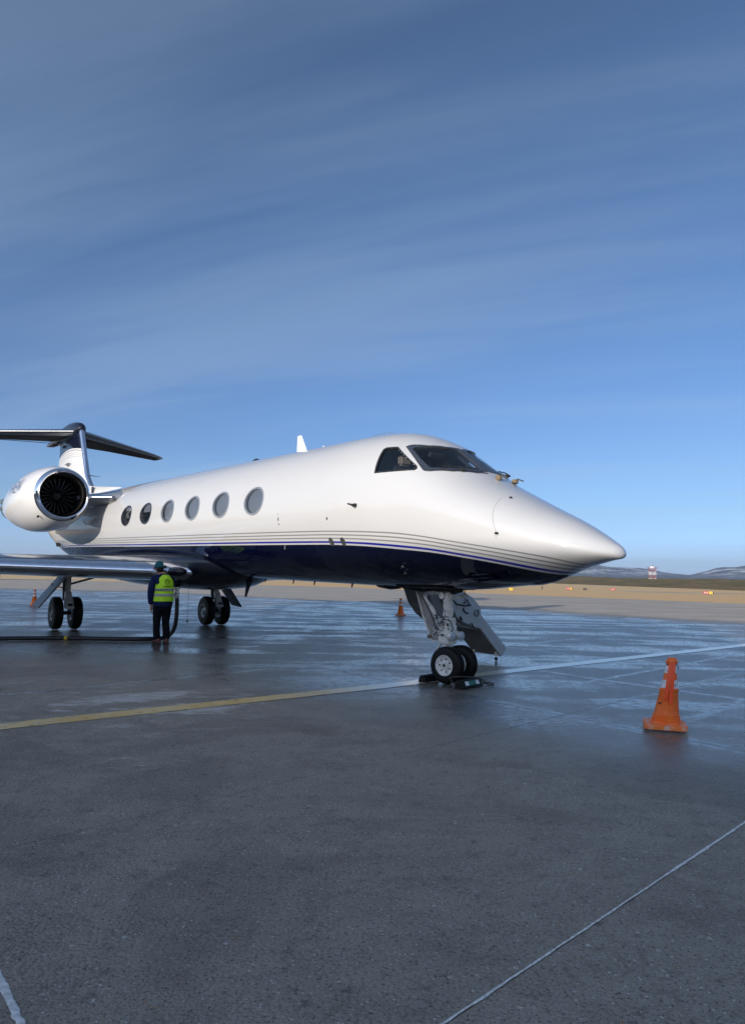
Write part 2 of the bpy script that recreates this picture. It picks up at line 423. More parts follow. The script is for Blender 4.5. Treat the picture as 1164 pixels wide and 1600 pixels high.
        rr_ = t.ma('ADD', t.ma('POWER', t.ma('ABSOLUTE', t.ma('DIVIDE', du, hu_)), 2.), t.ma('POWER', t.ma('ABSOLUTE', t.ma('DIVIDE', dv, hv_)), 2.))
        pm = t.ma('MULTIPLY', t.rng(rr_, 1., .35), t.rng(t.noise(sc_, 9, .72, t.mapping(P, (.7, 1.8, 1), (0, 0, R(-38)))), lo_, hi_))
        col = t.mix(t.ma('MULTIPLY', pm, amt_), col, (.58, .53, .46))
    if far:
        # slab joints in the distance
        br = t.n('ShaderNodeTexBrick'); br.offset = 0; t.L(t.mapping(P, (1, 1, 1), (0, 0, R(52.9))), br.inputs['Vector'])
        br.inputs['Scale'].default_value = 1.; br.inputs['Mortar Size'].default_value = .03; br.inputs['Brick Width'].default_value = 5.7; br.inputs['Row Height'].default_value = 5.7
        col = t.mix(br.outputs['Fac'], col, (.07, .068, .065))
    rough = t.ma('ADD', t.ma('MULTIPLY', dampz, -.44), .86)
    rough = t.ma('ADD', rough, t.ma('MULTIPLY', t.ma('SUBTRACT', fine, .5), .15))
    wr = t.rng(strk, .3, .7, .13, .05)
    mx = t.n('ShaderNodeMix', data_type='FLOAT'); t.L(wet, mx.inputs[0]); t.L(rough, mx.inputs[2]); t.L(wr, mx.inputs[3]); rough = mx.outputs[0]
    dryi = t.ma('MULTIPLY', t.ma('SUBTRACT', 1., t.ma('MULTIPLY', wet, .86)), t.ma('SUBTRACT', 1., t.ma('MULTIPLY', z0, .45)))
    hgt = t.ma('ADD', t.ma('MULTIPLY', t.noise(42., 5, .65), .8), t.ma('MULTIPLY', vo.outputs['Distance'], -.55))
    bn = t.n('ShaderNodeBump'); bn.inputs['Distance'].default_value = .02; t.L(t.ma('MULTIPLY', dryi, .95), bn.inputs['Strength']); t.L(hgt, bn.inputs['Height'])
    b2n = t.n('ShaderNodeBump'); b2n.inputs['Distance'].default_value = .012; t.L(t.ma('ADD', .02, t.ma('MULTIPLY', dryi, .12)), b2n.inputs['Strength']); t.L(t.noise(5., 4, .55), b2n.inputs['Height']); t.L(bn.outputs[0], b2n.inputs['Normal']); b2 = b2n.outputs[0]
    t.set(col=col, rough=rough, norm=b2, spec=t.ma('MULTIPLY', t.rng(dry, 0, 1, 1., .2), t.rng(z0, 0, 1, .32, .5)))
    return t.m
M['slab'] = concrete('wet exposed aggregate concrete')
M['apronfar'] = concrete('apron concrete far', True)

# field (dead grass)
def field_mat():
    t = NT('dry grass field')
    P = t.objc()
    n1 = t.noise(.012, 6, .6, t.mapping(P, (1, .35, 1), (0, 0, R(20))))
    n2 = t.noise(.9, 6, .7); n3 = t.noise(9., 4, .7)
    c = t.mix(t.rng(n1, .35, .65), (.85, .50, .21), (.78, .56, .30))
    c = t.mix(t.rng(n2, .35, .7, 0, .5), c, (.56, .42, .24))
    c = t.mix(t.rng(n3, .4, .8, 0, .4), c, (.80, .62, .40))
    return t.set(col=c, rough=.95, norm=t.bump(t.noise(4., 5, .7), .5, .12), spec=.1)
M['field'] = field_mat()
g = MB(); RB = 9000
ring = [(RB * math.cos(a), RB * math.sin(a), -.04) for a in [2 * math.pi * i / 96 for i in range(96)]]
g.add(ring, [tuple(range(96))])
setp(g.build('ground', M['field']), kind='structure', label='flat airfield ground of dead orange grass')

# far apron sheet
ap = [(60, -60), (60, 8), (26.25, 52.6), (12.1, 70.8), (4, 84), (-3, 97), (-15.5, 104), (-58, 125), (-190, 158), (-190, -60)]
g = MB().add([(x, y, -.022) for x, y in ap], [tuple(range(len(ap)))])
apron = empty('apron'); setp(apron, kind='structure', label='damp concrete aircraft apron')
g.build('far_concrete', M['apronfar'], apron)
# lattice of slabs, in aircraft-aligned axes from the nose-gear point
NX, NY = 1.2079, 10.8748
def ST(s, t): return (NX + .603 * s + .798 * t, NY - .798 * s + .603 * t)
s0 = [12.6, 8.0, 5.10, 2.40, -2.9, -8.4, -13.9, -19.4, -24.9]
tl = [-18.4, -12.6, -6.85, -.73, 4.85, 11.0, 16.9, 22.6, 28.4]
def lat(i, j): 
    t = tl[j]; return (s0[i] - .155 * t, t)
fill = MB()
c = [ST(*lat(0, 0)), ST(*lat(0, 8)), ST(*lat(8, 8)), ST(*lat(8, 0))]
fill.add([(x, y, -.010) for x, y in c], [(0, 1, 2, 3)])
M['joint'] = (lambda t: t.set(col=t.mix(t.noise(30, 5, .6), (.10, .10, .10), (.26, .26, .26)), rough=t.rng(t.noise(2., 4, .6), .4, .6, .15, .5)))(NT('joint filler'))
fill.build('joint_filler', M['joint'], apron)
nsl = 0
for i in range(8):
    for j in range(8):
        P = [lat(i, j), lat(i, j + 1), lat(i + 1, j + 1), lat(i + 1, j)]
        W = [Vector(ST(*p)) for p in P]
        cx = sum((w for w in W), Vector((0, 0))) / 4
        gp = .004
        ed = [(W[(k + 1) % 4] - W[k]).normalized() for k in range(4)]
        Q = []; Q2 = []
        for k in range(4):
            Q.append(W[k] + (ed[k] - ed[k - 1]) * (gp + .003)); Q2.append(W[k] + (ed[k] - ed[k - 1]) * gp)
        m = MB(); dz = random.uniform(-.0008, .0008)
        m.add([(q.x, q.y, dz) for q in Q] + [(q.x, q.y, -.006 + dz) for q in Q2] + [(q.x, q.y, -.12) for q in Q2],
              [(0, 1, 2, 3)] + [(k, (k + 1) % 4, 4 + (k + 1) % 4, 4 + k)[::-1] for k in range(4)] + [(4 + k, 4 + (k + 1) % 4, 8 + (k + 1) % 4, 8 + k)[::-1] for k in range(4)])
        m.build('concrete_slab', M['slab'], apron); nsl += 1

# painted guide line
def line_mat():
    t = NT('yellow line paint'); P = t.objc()
    sp = t.n('ShaderNodeSeparateXYZ'); t.L(P, sp.inputs[0])
    wear = t.rng(t.noise(9., 7, .7), .52, .66)
    c = t.mix(t.rng(t.noise(1.2, 5, .6), .3, .7), (.74, .45, .11), (.80, .57, .24))
    c = t.mix(t.ma('MULTIPLY', wear, .6), c, (.10, .095, .09))
    c = t.mix(t.rng(t.noise(3., 6, .7), .5, .7, 0, .35), c, (.65, .60, .5))
    w = t.rng(sp.outputs[0], -1.8, 1.2)
    c = t.mix(t.ma('MULTIPLY', w, .7), c, (.80, .77, .68))  # whitening to the right is sky reflection put into the paint colour
    return t.set(col=c, rough=t.rng(w, 0, 1, .5, .16), norm=t.bump(t.noise(40., 4, .6), .3, .004))
M['line'] = line_mat()
pl = [(-14.0, -1.15), (-10, 2.1), (-3.56, 7.34), (.2, 10.42), (1.95, 12.02), (8.99, 18.05), (30, 36.2)]
m = MB(); W2 = .155; pts = []
for k in range(len(pl) - 1):
    a = Vector(pl[k]); b = Vector(pl[k + 1]); n = max(2, int((b - a).length / .12))
    pts += [a.lerp(b, q / n) for q in range(n)]
L_, R_ = [], []
for k, p in enumerate(pts):
    d = (pts[min(k + 1, len(pts) - 1)] - pts[max(k - 1, 0)]).normalized(); nn = Vector((-d.y, d.x))
    e1 = noise.noise(Vector((p.x * 6, p.y * 6, 1))) * .012; e2 = noise.noise(Vector((p.x * 6, p.y * 6, 9))) * .012
    L_.append((*(p + nn * (W2 + e1)), .004)); R_.append((*(p - nn * (W2 + e2)), .004))
n = len(pts)
m.add(L_ + R_, [(k, n + k, n + k + 1, k + 1) for k in range(n - 1)])
setp(m.build('taxi_line', M['line'], apron), kind='structure')
# white sealant in two near joints
def sealant(a, b, w, seed):
    a = Vector(a); b = Vector(b); n = int((b - a).length / .012); d = (b - a).normalized(); nn = Vector((-d.y, d.x)); m = MB(); A = []; B = []; T = []
    for k in range(n + 1):
        p = a.lerp(b, k / n); f = noise.noise(Vector((k * .31, seed, 0))); f2 = noise.noise(Vector((k * .11, seed + 5, 0))); f3 = noise.noise(Vector((k * .9, seed + 8, 0)))
        ww = w * (1 + .35 * f2); o = nn * f2 * .0012
        A.append((*(p + o + nn * ww * (1 + .9 * max(f, 0) + .2 * f3)), .002)); B.append((*(p + o - nn * ww * (1 + .9 * max(-f, 0) - .2 * f3)), .002)); T.append((*(p + o), .007))
    n += 1
    m.add(A + T + B, [(k, n + k, n + k + 1, k + 1) for k in range(n - 1)] + [(n + k, 2 * n + k, 2 * n + k + 1, n + k + 1) for k in range(n - 1)])
    return m.build('joint_sealant', M['seal'], apron, smooth=60)
M['seal'] = simple('white joint sealant', (.78, .75, .69), .45, var=.25, nsc=40, bump=.6)
def LL(i, t):   # point on s-line i
    return Vector(ST(s0[i] - .155 * t, t))
sealant(ST(s0[2] + .155 * .9, -.9), ST(s0[2] + .155 * 3.9, -3.9), .0078, 1.3)
sealant(ST(s0[2] + .155 * 3.9, -3.9), ST(s0[2] + .155 * 6.6, -6.6), .0048, 4.3)
sealant(ST(4.2, -6.85), ST(7.2, -6.85), .013, 7.1)

# ================================================================== BACKGROUND
# scrub-covered bank
def scrub_mat():
    t = NT('scrub brush'); P = t.objc()
    n = t.noise(.09, 7, .7); n2 = t.noise(.5, 5, .7)
    c = t.mix(t.rng(n, .35, .65), (.15, .13, .06), (.28, .20, .11))
    c = t.mix(t.rng(n2, .5, .7, 0, .6), c, (.045, .055, .03))
    c = t.mix(t.rng(t.noise(.02, 4, .6), .55, .7, 0, .7), c, (.30, .19, .09))
    return t.set(col=c, rough=.95, norm=t.bump(n2, 1., .6), spec=.05)
M['scrub'] = scrub_mat()
m = MB(); nu, nv = 150, 60; vs = []
for i in range(nu):
    for j in range(nv):
        fy = i / (nu - 1); fx = (j / (nv - 1)) ** 1.7
        Y = 90 + fy ** 1.6 * 1500
        xe = np.interp(Y, [90, 129, 234, 500, 1600], [66, 64.4, 58, 70, 120])
        X = xe + fx * 900 * (.25 + fy)
        rise = min(fx * 900 * (.25 + fy) / 60., 1)
        z = -.05 + rise * (.95 + .9 * noise.fractal(Vector((X * .03, Y * .015, 0)), 1, 2, 4)) + .25 * rise * noise.noise(Vector((X * .3, Y * .3, 3)))
        if j == 0 or i == 0: z = -.3
        vs.append((X, Y, z * (1 + .0022 * Y)))
m.add(vs, [(i * nv + j, i * nv + j + 1, (i + 1) * nv + j + 1, (i + 1) * nv + j) for i in range(nu - 1) for j in range(nv - 1)])
setp(m.build('scrub_land', M['scrub'], smooth=180), kind='structure', label='low bank of olive brown scrub beyond the grass')
# runway strip in the field
m = MB().add([(34, 98, -.02), (60, 90, -.02), (60, 94, -.02), (34, 102, -.02)], [(0, 1, 2, 3)])
setp(m.build('runway', simple('runway asphalt', (.42, .41, .39), .8, var=.1, nsc=.3)), kind='structure')

# mountains
def mtn_mat():
    t = NT('mountain'); P = t.objc()
    sp = t.n('ShaderNodeSeparateXYZ'); t.L(P, sp.inputs[0])
    n = t.noise(.004, 8, .68); n2 = t.noise(.02, 5, .7)
    c = t.mix(t.rng(n, .4, .62), (.028, .040, .065), (.075, .085, .105))
    h = t.ma('ADD', sp.outputs[2], t.ma('MULTIPLY', t.ma('SUBTRACT', n2, .5), 110.))
    snow = t.ma('MULTIPLY', t.rng(h, 30., 75.), t.rng(n, .50, .56))
    c = t.mix(t.ma('MULTIPLY', snow, .85), c, (.72, .74, .78))
    return t.set(col=c, rough=.9, norm=t.bump(n2, .8, 20.), spec=.1)
M['mtn'] = mtn_mat()
rp = [(-60, .6), (-30, .5), (0, .45), (8, .5), (12, .62), (14.2, .80), (15.4, .93), (16.3, 1.0), (17.6, .78), (19, .72), (20.6, .66), (22, .42), (23.0, .33), (23.7, .48), (24.8, .78), (25.8, .85), (26.6, .93), (28, 1.28), (30, 1.15), (34, 1.3), (45, 1.0), (60, .8)]
m = MB(); nu, nv = 420, 22; vs = []
for i in range(nu):
    az = -60 + 120 * i / (nu - 1)
    hh = 1.18 * np.interp(az, [a for a, b in rp], [b for a, b in rp])
    for j in range(nv):
        d = 5200 + 2200 * j / (nv - 1); q = j / (nv - 1)
        env = math.sin(min(q / .6, 1) * math.pi / 2) if q < .6 else math.cos((q - .6) / .4 * math.pi / 2)
        x = d * math.sin(R(az)); y = d * math.cos(R(az))
        rd = 1 - abs(noise.fractal(Vector((x * .0016, y * .0016, 0)), 1, 2, 6))
        f = noise.fractal(Vector((x * .004, y * .004, 7)), 1, 2, 5)
        z = (d * math.tan(R(hh))) * env * (.90 + .16 * rd) + env * 13 * f
        vs.append((x, y, z - 6 * (q < .02)))
m.add(vs, [(i * nv + j, i * nv + j + 1, (i + 1) * nv + j + 1, (i + 1) * nv + j) for i in range(nu - 1) for j in range(nv - 1)])
setp(m.build('mountains', M['mtn'], smooth=180), kind='structure', label='long blue ridge with patches of snow')
# bright snow peaks far behind
M['snow'] = simple('distant snow', (.8, .82, .86), .8, var=.05, nsc=.01)
m = MB(); vs = []
for i in range(60):
    az = 21.2 + 2.6 * i / 59; h = (.40 + .16 * abs(noise.fractal(Vector((i * .21, 0, 2)), 1, 2, 4))) * min(1, i / 8, (59 - i) / 8)
    for d, k in ((7600, 0), (8000, 1), (8400, 0)):
        vs.append((d * math.sin(R(az)), d * math.cos(R(az)), -5 + k * (d * math.tan(R(h)) + 5)))
m.add(vs, [(i * 3 + j, i * 3 + j + 1, i * 3 + j + 4, i * 3 + j + 3) for i in range(59) for j in range(2)])
setp(m.build('snowy_peaks', M['snow'], smooth=180), kind='structure', label='far white snow peaks behind the ridge')

# radar tower
M['redpaint'] = simple('tower red paint', (.32, .10, .08), .6); M['whitepaint'] = simple('tower white paint', (.75, .75, .75), .6)
tw = empty('radar_tower', (193.5, 515, 1.0)); setp(tw, 'red and white lattice tower with a white dome, standing on the scrub bank', 'tower')
lev = [0, 2.2, 4.4, 6.6, 8.6]; hw = 1.75
for k in range(4):
    m = MB(); z0_, z1_ = lev[k], lev[k + 1]
    for a in range(4):
        x0_, y0_ = hw * (1, 1, -1, -1)[a], hw * (1, -1, -1, 1)[a]; x1_, y1_ = hw * (1, 1, -1, -1)[(a + 1) % 4], hw * (1, -1, -1, 1)[(a + 1) % 4]
        m.tube([(x0_, y0_, z0_), (x0_, y0_, z1_)], .13, 6); m.tube([(x0_, y0_, z0_), (x1_, y1_, z1_)], .075, 6); m.tube([(x1_, y1_, z0_), (x0_, y0_, z1_)], .075, 6); m.tube([(x0_, y0_, z0_), (x1_, y1_, z0_)], .075, 6)
    m.build('tower_section', M['redpaint'] if k % 2 else M['whitepaint'], tw)
MB().box((0, 0, 8.75), (5.6, 5.6, .25)).build('platform', M['redpaint'], tw)
m = MB()
for a in range(12):
    x_ = 2.7 * (-1 + 2 * (a % 4) / 3.); 
    for y_ in (-2.7, 2.7): m.tube([(x_, y_, 8.85), (x_, y_, 9.8)], .06, 6); m.tube([(y_, x_, 8.85), (y_, x_, 9.8)], .06, 6)
for y_ in (-2.7, 2.7): m.tube([(-2.7, y_, 9.8), (2.7, y_, 9.8)], .06, 6); m.tube([(y_, -2.7, 9.8), (y_, 2.7, 9.8)], .06, 6)
m.build('railing', M['redpaint'], tw)
MB().lathe([(0, 1.7), (.8, 1.6), (1.4, 1.1), (1.7, .02)], (0, 0, 8.88), n=20).build('dome', M['whitepaint'], tw, smooth=60)
MB().box((0, 0, 10.75), (1.2, .5, .45)).build('antenna', M['dark'], tw, bevel=.1)

# taxiway signs
M['signred'] = simple('sign red', (.34, .035, .03), .6); M['signyel'] = simple('sign yellow', (.55, .36, .03), .6); M['signblk'] = simple('sign black', (.015, .015, .015), .5)
M['signwht'] = simple('sign white', (.75, .75, .75), .5)
def sign(x, y, w, h, cols, label, group='taxiway signs in the grass', posts=True):
    o = empty('taxiway_sign', (x, y, -.04), (0, 0, math.atan2(-x, y))); setp(o, label, 'sign', group)
    tot = sum(c[1] for c in cols); a = -w / 2
    for k, (mt, fr) in enumerate(cols):
        b = a + w * fr / tot
        pn = MB().box(((a + b) / 2, 0, .10 + h / 2), (b - a - .01, .14, h)).build('sign_panel', M[mt], o, bevel=.01)
        if mt == 'signred':       # illegible white characters
            for r_ in range(3): MB().box((a + (b - a) * (.25 + .25 * r_), -.075, .10 + h / 2), (.045, .006, h * .5)).build('letter', M['signwht'], pn)
        a = b
    MB().box((-w * .3, 0, .05), (.05, .05, .12)).build('post', M['dark'], o); MB().box((w * .3, 0, .05), (.05, .05, .12)).build('post', M['dark'], o)
sign(27.15, 102.7, .95, .28, [('signred', 6), ('signyel', 2.4), ('signblk', 1)], 'small red and yellow taxiway sign in the grass, just right of the aircraft nose')
sign(28.9, 101.3, .50, .26, [('signblk', 1)], 'small all black sign board in the grass between two red ones')
sign(33.35, 103.4, .75, .26, [('signred', 1)], 'small all red taxiway sign in the grass, left below the lattice tower')
sign(38.5, 85.5, 1.15, .30, [('signred', 4.5), ('signyel', 3), ('signblk', 1)], 'widest red and yellow taxiway sign, at the right edge of the grass')
o = empty('taxiway_sign', (16.9, 90.6, -.04), (0, 0, math.atan2(-16.9, 90.6))); setp(o, 'bright yellow marker box with two black lamps on top, under the aircraft nose', 'sign', 'taxiway signs in the grass')
MB().box((0, 0, .22), (.48, .3, .34)).build('marker_box', M['signyel'], o, bevel=.03)
MB().box((-.26, 0, .52), (.42, .12, .12)).build('lamp', M['signblk'], o, bevel=.02); MB().box((.26, 0, .52), (.42, .12, .12)).build('lamp', M['signblk'], o, bevel=.02)
MB().box((0, 0, .43), (.06, .06, .14)).build('post', M['dark'], o)
o = empty('edge_light', (25.2, 110.5, -.04)); setp(o, 'tiny dark runway edge light standing alone in the grass', 'light')
MB().lathe([(0, .16), (.06, .16), (.08, .05), (.28, .05), (.3, .1), (.42, .08), (.46, .01)], n=10).build('lamp_post', M['signblk'], o)

# dark shrub beyond the wing tip
M['leaf'] = simple('dark evergreen foliage', (.030, .040, .020), .8, var=.4, nsc=3)
M['bark'] = simple('bark', (.08, .06, .045), .9, var=.3)
o = empty('evergreen_tree', (-62.0, 117.0, -.04)); setp(o, 'low dark evergreen tree showing above the wing at the left edge', 'tree')
m = MB()
for k in range(5): m.tube([(0, 0, 0), (random.uniform(-.4, .4), random.uniform(-.4, .4), 1.8), (random.uniform(-2, 2), random.uniform(-1.5, 1.5), 3.4)], [.14, .1, .03], 6)
m.build('trunk', M['bark'], o)
m = MB()
for k in range(5200):
    a = random.uniform(0, 6.28); rr = random.random() ** .5 * 3.8; x_, y_ = rr * math.cos(a), rr * math.sin(a) * .8
    top_ = 4.15 - .09 * rr ** 2 + .5 * noise.noise(Vector((x_, y_, 0)) * .9); z_ = random.uniform(.8 + .1 * rr, max(top_, 1.2))
    d_ = Vector((random.gauss(0, 1), random.gauss(0, 1), random.gauss(0, 1))).normalized(); e_ = d_.orthogonal().normalized() * .16; p_ = Vector((x_, y_, z_))
    m.add([p_ + d_ * .26, p_ - d_ * .1 + e_, p_ - d_ * .1 - e_], [(0, 1, 2)])
m.build('crown', M['leaf'], o, fix=False)

# hangars to the left, outside the frame (they shade the apron)
def hangar_mat(name, c):
    t = NT(name); sp = t.n('ShaderNodeSeparateXYZ'); t.L(t.objc(), sp.inputs[0])
    w = t.ma('SINE', t.ma('MULTIPLY', sp.outputs[1], 25.))
    return t.set(col=t.mix(t.rng(t.noise(.4, 5, .6), .3, .7), c, tuple(k * 1.25 for k in c)), rough=.5, metal=.2, norm=t.bump(w, .4, .03))
M['hang1'] = hangar_mat('blue grey sheet metal', (.12, .15, .19)); M['hang2'] = hangar_mat('brown grey sheet metal', (.16, .14, .13)); M['hang3'] = hangar_mat('pale sheet metal', (.22, .23, .24))
M['hwin'] = glass_mat('hangar glass', (.05, .06, .08))
def hangar(name, l0, l1, prof, depth, mat, label, nwin):
    """l: distance across the sun direction; prof: (l, height)"""
    cx, cy = -36 * .589, -36 * .808
    rot = math.atan2(.808, .589)
    lc = (l0 + l1) / 2
    o = empty(name, (cx - .808 * lc, cy + .589 * lc, -.04), (0, 0, rot)); setp(o, label, 'hangar', 'hangars behind the camera')
    poly = [(l0 - lc, 0)] + [(l - lc, h) for l, h in prof] + [(l1 - lc, 0)]
    MB().prism(poly, 0, -depth, 0).build('wall', mat, o)
    rf = MB()
    for (a, b), (c_, d_) in zip(prof[:-1], prof[1:]):
        q = [(a - lc, b), (c_ - lc, d_), (c_ - lc, d_ + .25), (a - lc, b + .25)]; rf.prism(q, 0, -depth - .4, .4)
    rf.build('roof', M['hang3'], o)
    hmin = min(h for l, h in prof) * .72
    wd = (l1 - l0) * .62
    MB().box((.05, 0, hmin / 2), (.14, wd, hmin)).build('hangar_door', M['hang3'] if mat != M['hang3'] else M['hang1'], o)
    for k in range(nwin):
        y_ = (k - (nwin - 1) / 2) * wd / nwin
        MB().box((.15, y_, hmin * .75), (.06, wd / nwin * .6, hmin * .16)).build('window', M['hwin'], o)
hangar('hangar', -4, 34, [(-4, 10.8), (3, 10.9), (9.6, 11.2), (19, 12.0), (34, 13.0)], 30, M['hang2'], 'brown grey hangar in the middle of the row behind the camera', 8)
hangar('hangar', 35.5, 72, [(35.5, 13.2), (46, 13.6), (60, 13.0), (72, 12.0)], 34, M['hang1'], 'long blue grey hangar at the west end of the row', 7)
hangar('hangar', -46, -5.5, [(-46, 11.5), (-26, 12.6), (-5.5, 10.9)], 34, M['hang3'], 'pale grey gabled hangar at the east end of the row', 6)
hangar('hangar', 76, 112, [(76, 6.0), (94, 7.5), (112, 6.0)], 24, M['hang3'], 'lowest pale hangar standing apart at the far west of the row', 5)

# haze
hz = MB().box((0, 0, 114), (19200, 19200, 232))
hm = bpy.data.materials.new('haze air'); hm.use_nodes = True; ht = hm.node_tree
for n_ in list(ht.nodes): ht.nodes.remove(n_)
ho = ht.nodes.new('ShaderNodeOutputMaterial'); hv = ht.nodes.new('ShaderNodeVolumePrincipled')
hv.inputs['Color'].default_value = (.70, .83, 1, 1); hv.inputs['Density'].default_value = 1.05e-4; hv.inputs['Anisotropy'].default_value = .2
ht.links.new(hv.outputs[0], ho.inputs['Volume'])
setp(hz.build('haze', hm), kind='stuff', label='thin bluish air haze over the airfield')

# ================================================================== AIRCRAFT
# local axes: x forward (s), y to port (t), z up; origin on the ground under the nose gear
JR = Euler((0, 0.0153, 0.6468 - math.pi / 2))
jet = empty('business_jet', (NX, NY, 0), JR)
setp(jet, 'parked white business jet with navy blue belly, grey pinstripes and twin rear engines', 'airplane')
TOP = [(-25, 3.55), (-23, 3.68), (-21, 3.76), (-18, 3.79), (-1.9, 3.79), (-1.06, 3.7544), (-0.7, 3.6916), (-0.16, 3.4986), (0.35, 3.1788), (0.8, 2.8848), (1.0, 2.7846), (1.23, 2.6796), (1.66, 2.4841), (2.16, 2.2651), (2.5, 2.088), (2.68, 1.985), (2.75, 1.938), (2.788, 1.895), (2.80, 1.85)]
BOT = [(-25, 3.2), (-23.4, 2.95), (-21.9, 2.62), (-21.4, 2.3), (-20.5, 2.02), (-19.4, 1.75), (-17.5, 1.5), (-15, 1.375), (-12, 1.35), (-1.2, 1.326), (0.37, 1.346), (1.09, 1.4104), (1.7, 1.4892), (2.2, 1.6695), (2.45, 1.735), (2.65, 1.78), (2.75, 1.795), (2.788, 1.818), (2.80, 1.85)]
WID = [(-25, .12), (-23, .4), (-21, .65), (-19, .86), (-17, 1.02), (-15, 1.13), (-13, 1.185), (-12, 1.195), (-1.8, 1.195), (-.8, 1.16), (0, 1.08), (.6, .99), (1.2, .85), (1.7, .69), (2.16, .5), (2.5, .32), (2.68, .19), (2.75, .125), (2.788, .058), (2.80, .0)]
CZ = [(-25, 3.4), (-23, 3.3), (-20, 3.0), (-17, 2.75), (-14, 2.6), (-1.8, 2.57), (0, 2.46), (1, 2.25), (2, 1.99), (2.6, 1.875), (2.80, 1.85)]
ftop, fbot, fwid, fcz = map(pchip, (TOP, BOT, WID, CZ))
def FS(s, th, off=0.):
    """surface point; th angle from starboard horizontal (0) up to crown (pi/2), port = pi"""
    c = float(fcz(s)); w = float(fwid(s)); h = float(ftop(s)) - c if math.sin(th) >= 0 else c - float(fbot(s))
    p = Vector((s, -w * math.cos(th), c + h * math.sin(th)))
    if off:
        n = Vector((0, -math.cos(th) / max(w, .02), math.sin(th) / max(h, .02)))
        e = .02; c2 = float(fcz(s + e)); w2 = float(fwid(s + e)); h2 = float(ftop(s + e)) - c2 if math.sin(th) >= 0 else c2 - float(fbot(s + e))
        tg = Vector((e, -(w2 - w) * math.cos(th), c2 - c + (h2 - h) * math.sin(th)))
        n.normalize(); tg.normalize(); n = (n - tg * n.dot(tg)).normalized(); p += n * off
    return p
def TH(s, t, z):
    c = float(fcz(s)); w = float(fwid(s)); h = float(ftop(s)) - c if z >= c else c - float(fbot(s))
    return math.atan2((z - c) / max(h, 1e-4), -t / max(w, 1e-4))
znav = pchip([(-26, 2.02), (-16, 2.007), (-9.5, 1.978), (-5.7, 1.972), (-4.1, 1.968), (-1.97, 1.960), (-1.1, 1.939), (.04, 1.872), (.41, 1.844), (1.08, 1.759), (1.59, 1.676), (1.95, 1.600), (2.4, 1.49), (2.8, 1.40)])
zgry = pchip([(-26, 2.24), (-13.5, 2.219), (-5.6, 2.200), (-1.9, 2.177), (-1.22, 2.162), (-.26, 2.125), (.14, 2.092), (.94, 1.984), (1.69, 1.874), (2.13, 1.796), (2.34, 1.736), (2.8, 1.60)])
ss = np.concatenate([np.arange(-25, -11.3, .35), np.arange(-11.3, -3.6, .03), np.arange(-3.6, -.9, .1), np.arange(-.9, .98, .025), np.arange(.98, 2.2, .1), np.arange(2.2, 2.7, .05), [2.7, 2.73, 2.75, 2.765, 2.778, 2.788, 2.794, 2.798, 2.8]])
NTH = 208; V = []; UV = []
for s in ss:
    for k in range(NTH):
        p = FS(float(s), 2 * math.pi * k / NTH); V.append(tuple(p))
        a_, b_ = float(znav(s)), float(zgry(s)); UV.append((float(s) / 30, .3 + .4 * (p.z - a_) / (b_ - a_)))
me = bpy.data.meshes.new('fuselage'); n = NTH
F = [(i * n + j, i * n + (j + 1) % n, (i + 1) * n + (j + 1) % n, (i + 1) * n + j) for i in range(len(ss) - 1) for j in range(n)] + [tuple(range(n))[::-1]]
me.from_pydata(V, [], F)
uvl = me.uv_layers.new(name='stripe')
li = np.zeros(len(me.loops), int); me.loops.foreach_get('vertex_index', li)
uvl.data.foreach_set('uv', np.array(UV)[li].ravel())
me.polygons.foreach_set('use_smooth', [True] * len(me.polygons)); me.materials.append(M['fus'])
def PZ(s, z, sg=-1):
    c = float(fcz(s)); h = float(ftop(s)) - c if z > c else c - float(fbot(s))
    return (s, sg * float(fwid(s)) * math.sqrt(max(1 - ((z - c) / h) ** 2, 0)), z)
def zline(a, b, n=8):       # straight in (s, z)
    return [PZ(a[0] + (b[0] - a[0]) * k / n, a[1] + (b[1] - a[1]) * k / n) for k in range(n)]
sideW = zline((-.629, 2.983), (-.748, 3.375), 4) + zline((-.748, 3.375), (-.715, 3.402), 2) + zline((-.715, 3.402), (-.52, 3.398), 4) + zline((-.52, 3.398), (-.475, 3.372), 2) + zline((-.475, 3.372), (.05, 3.052), 6) + zline((.05, 3.052), (.085, 3.008), 2) + zline((.085, 3.008), (.065, 2.985), 2) + zline((.065, 2.985), (-.629, 2.983), 10)
def shrink(P, f):
    n = len(P); c = [sum(p[i] for p in P) / n for i in range(3)]
    return [tuple(c[i] + (p[i] - c[i]) * f for i in range(3)) for p in P]
wso = [(-.395, -.655, 3.380), (-.375, -.62, 3.408), (-.335, -.575, 3.42), (-.132, -.45, 3.402), (.0, -.24, 3.394), (.055, -.012, 3.385), (.30, -.012, 3.222), (.63, -.012, 2.990), (.62, -.30, 2.958), (.47, -.56, 2.962), (.29, -.735, 2.972), (.235, -.80, 2.958), (.18, -.815, 2.972), (-.03, -.773, 3.136)]
wsi = [(-.262, -.640, 3.335), (-.25, -.60, 3.352), (-.10, -.44, 3.355), (.02, -.26, 3.352), (.085, -.065, 3.335), (.30, -.065, 3.19), (.565, -.065, 3.015), (.52, -.40, 2.994), (.40, -.60, 3.002), (.265, -.715, 3.010), (.24, -.74, 3.010), (.0, -.71, 3.16)]
sideI = shrink(sideW, .90)
def par2(P): return [(p[0], TH(*p)) for p in P]
def inside(P, x, y):
    c = False; j = len(P) - 1
    for i in range(len(P)):
        if (P[i][1] > y) != (P[j][1] > y) and x < (P[j][0] - P[i][0]) * (y - P[i][1]) / (P[j][1] - P[i][1]) + P[i][0]: c = not c
        j = i
    return c
holes = [par2(shrink(sideW, .945)), par2(shrink(wso, .94))]
WINS = [(-4.035 - 1.347 * k, 2.757) for k in range(6)]
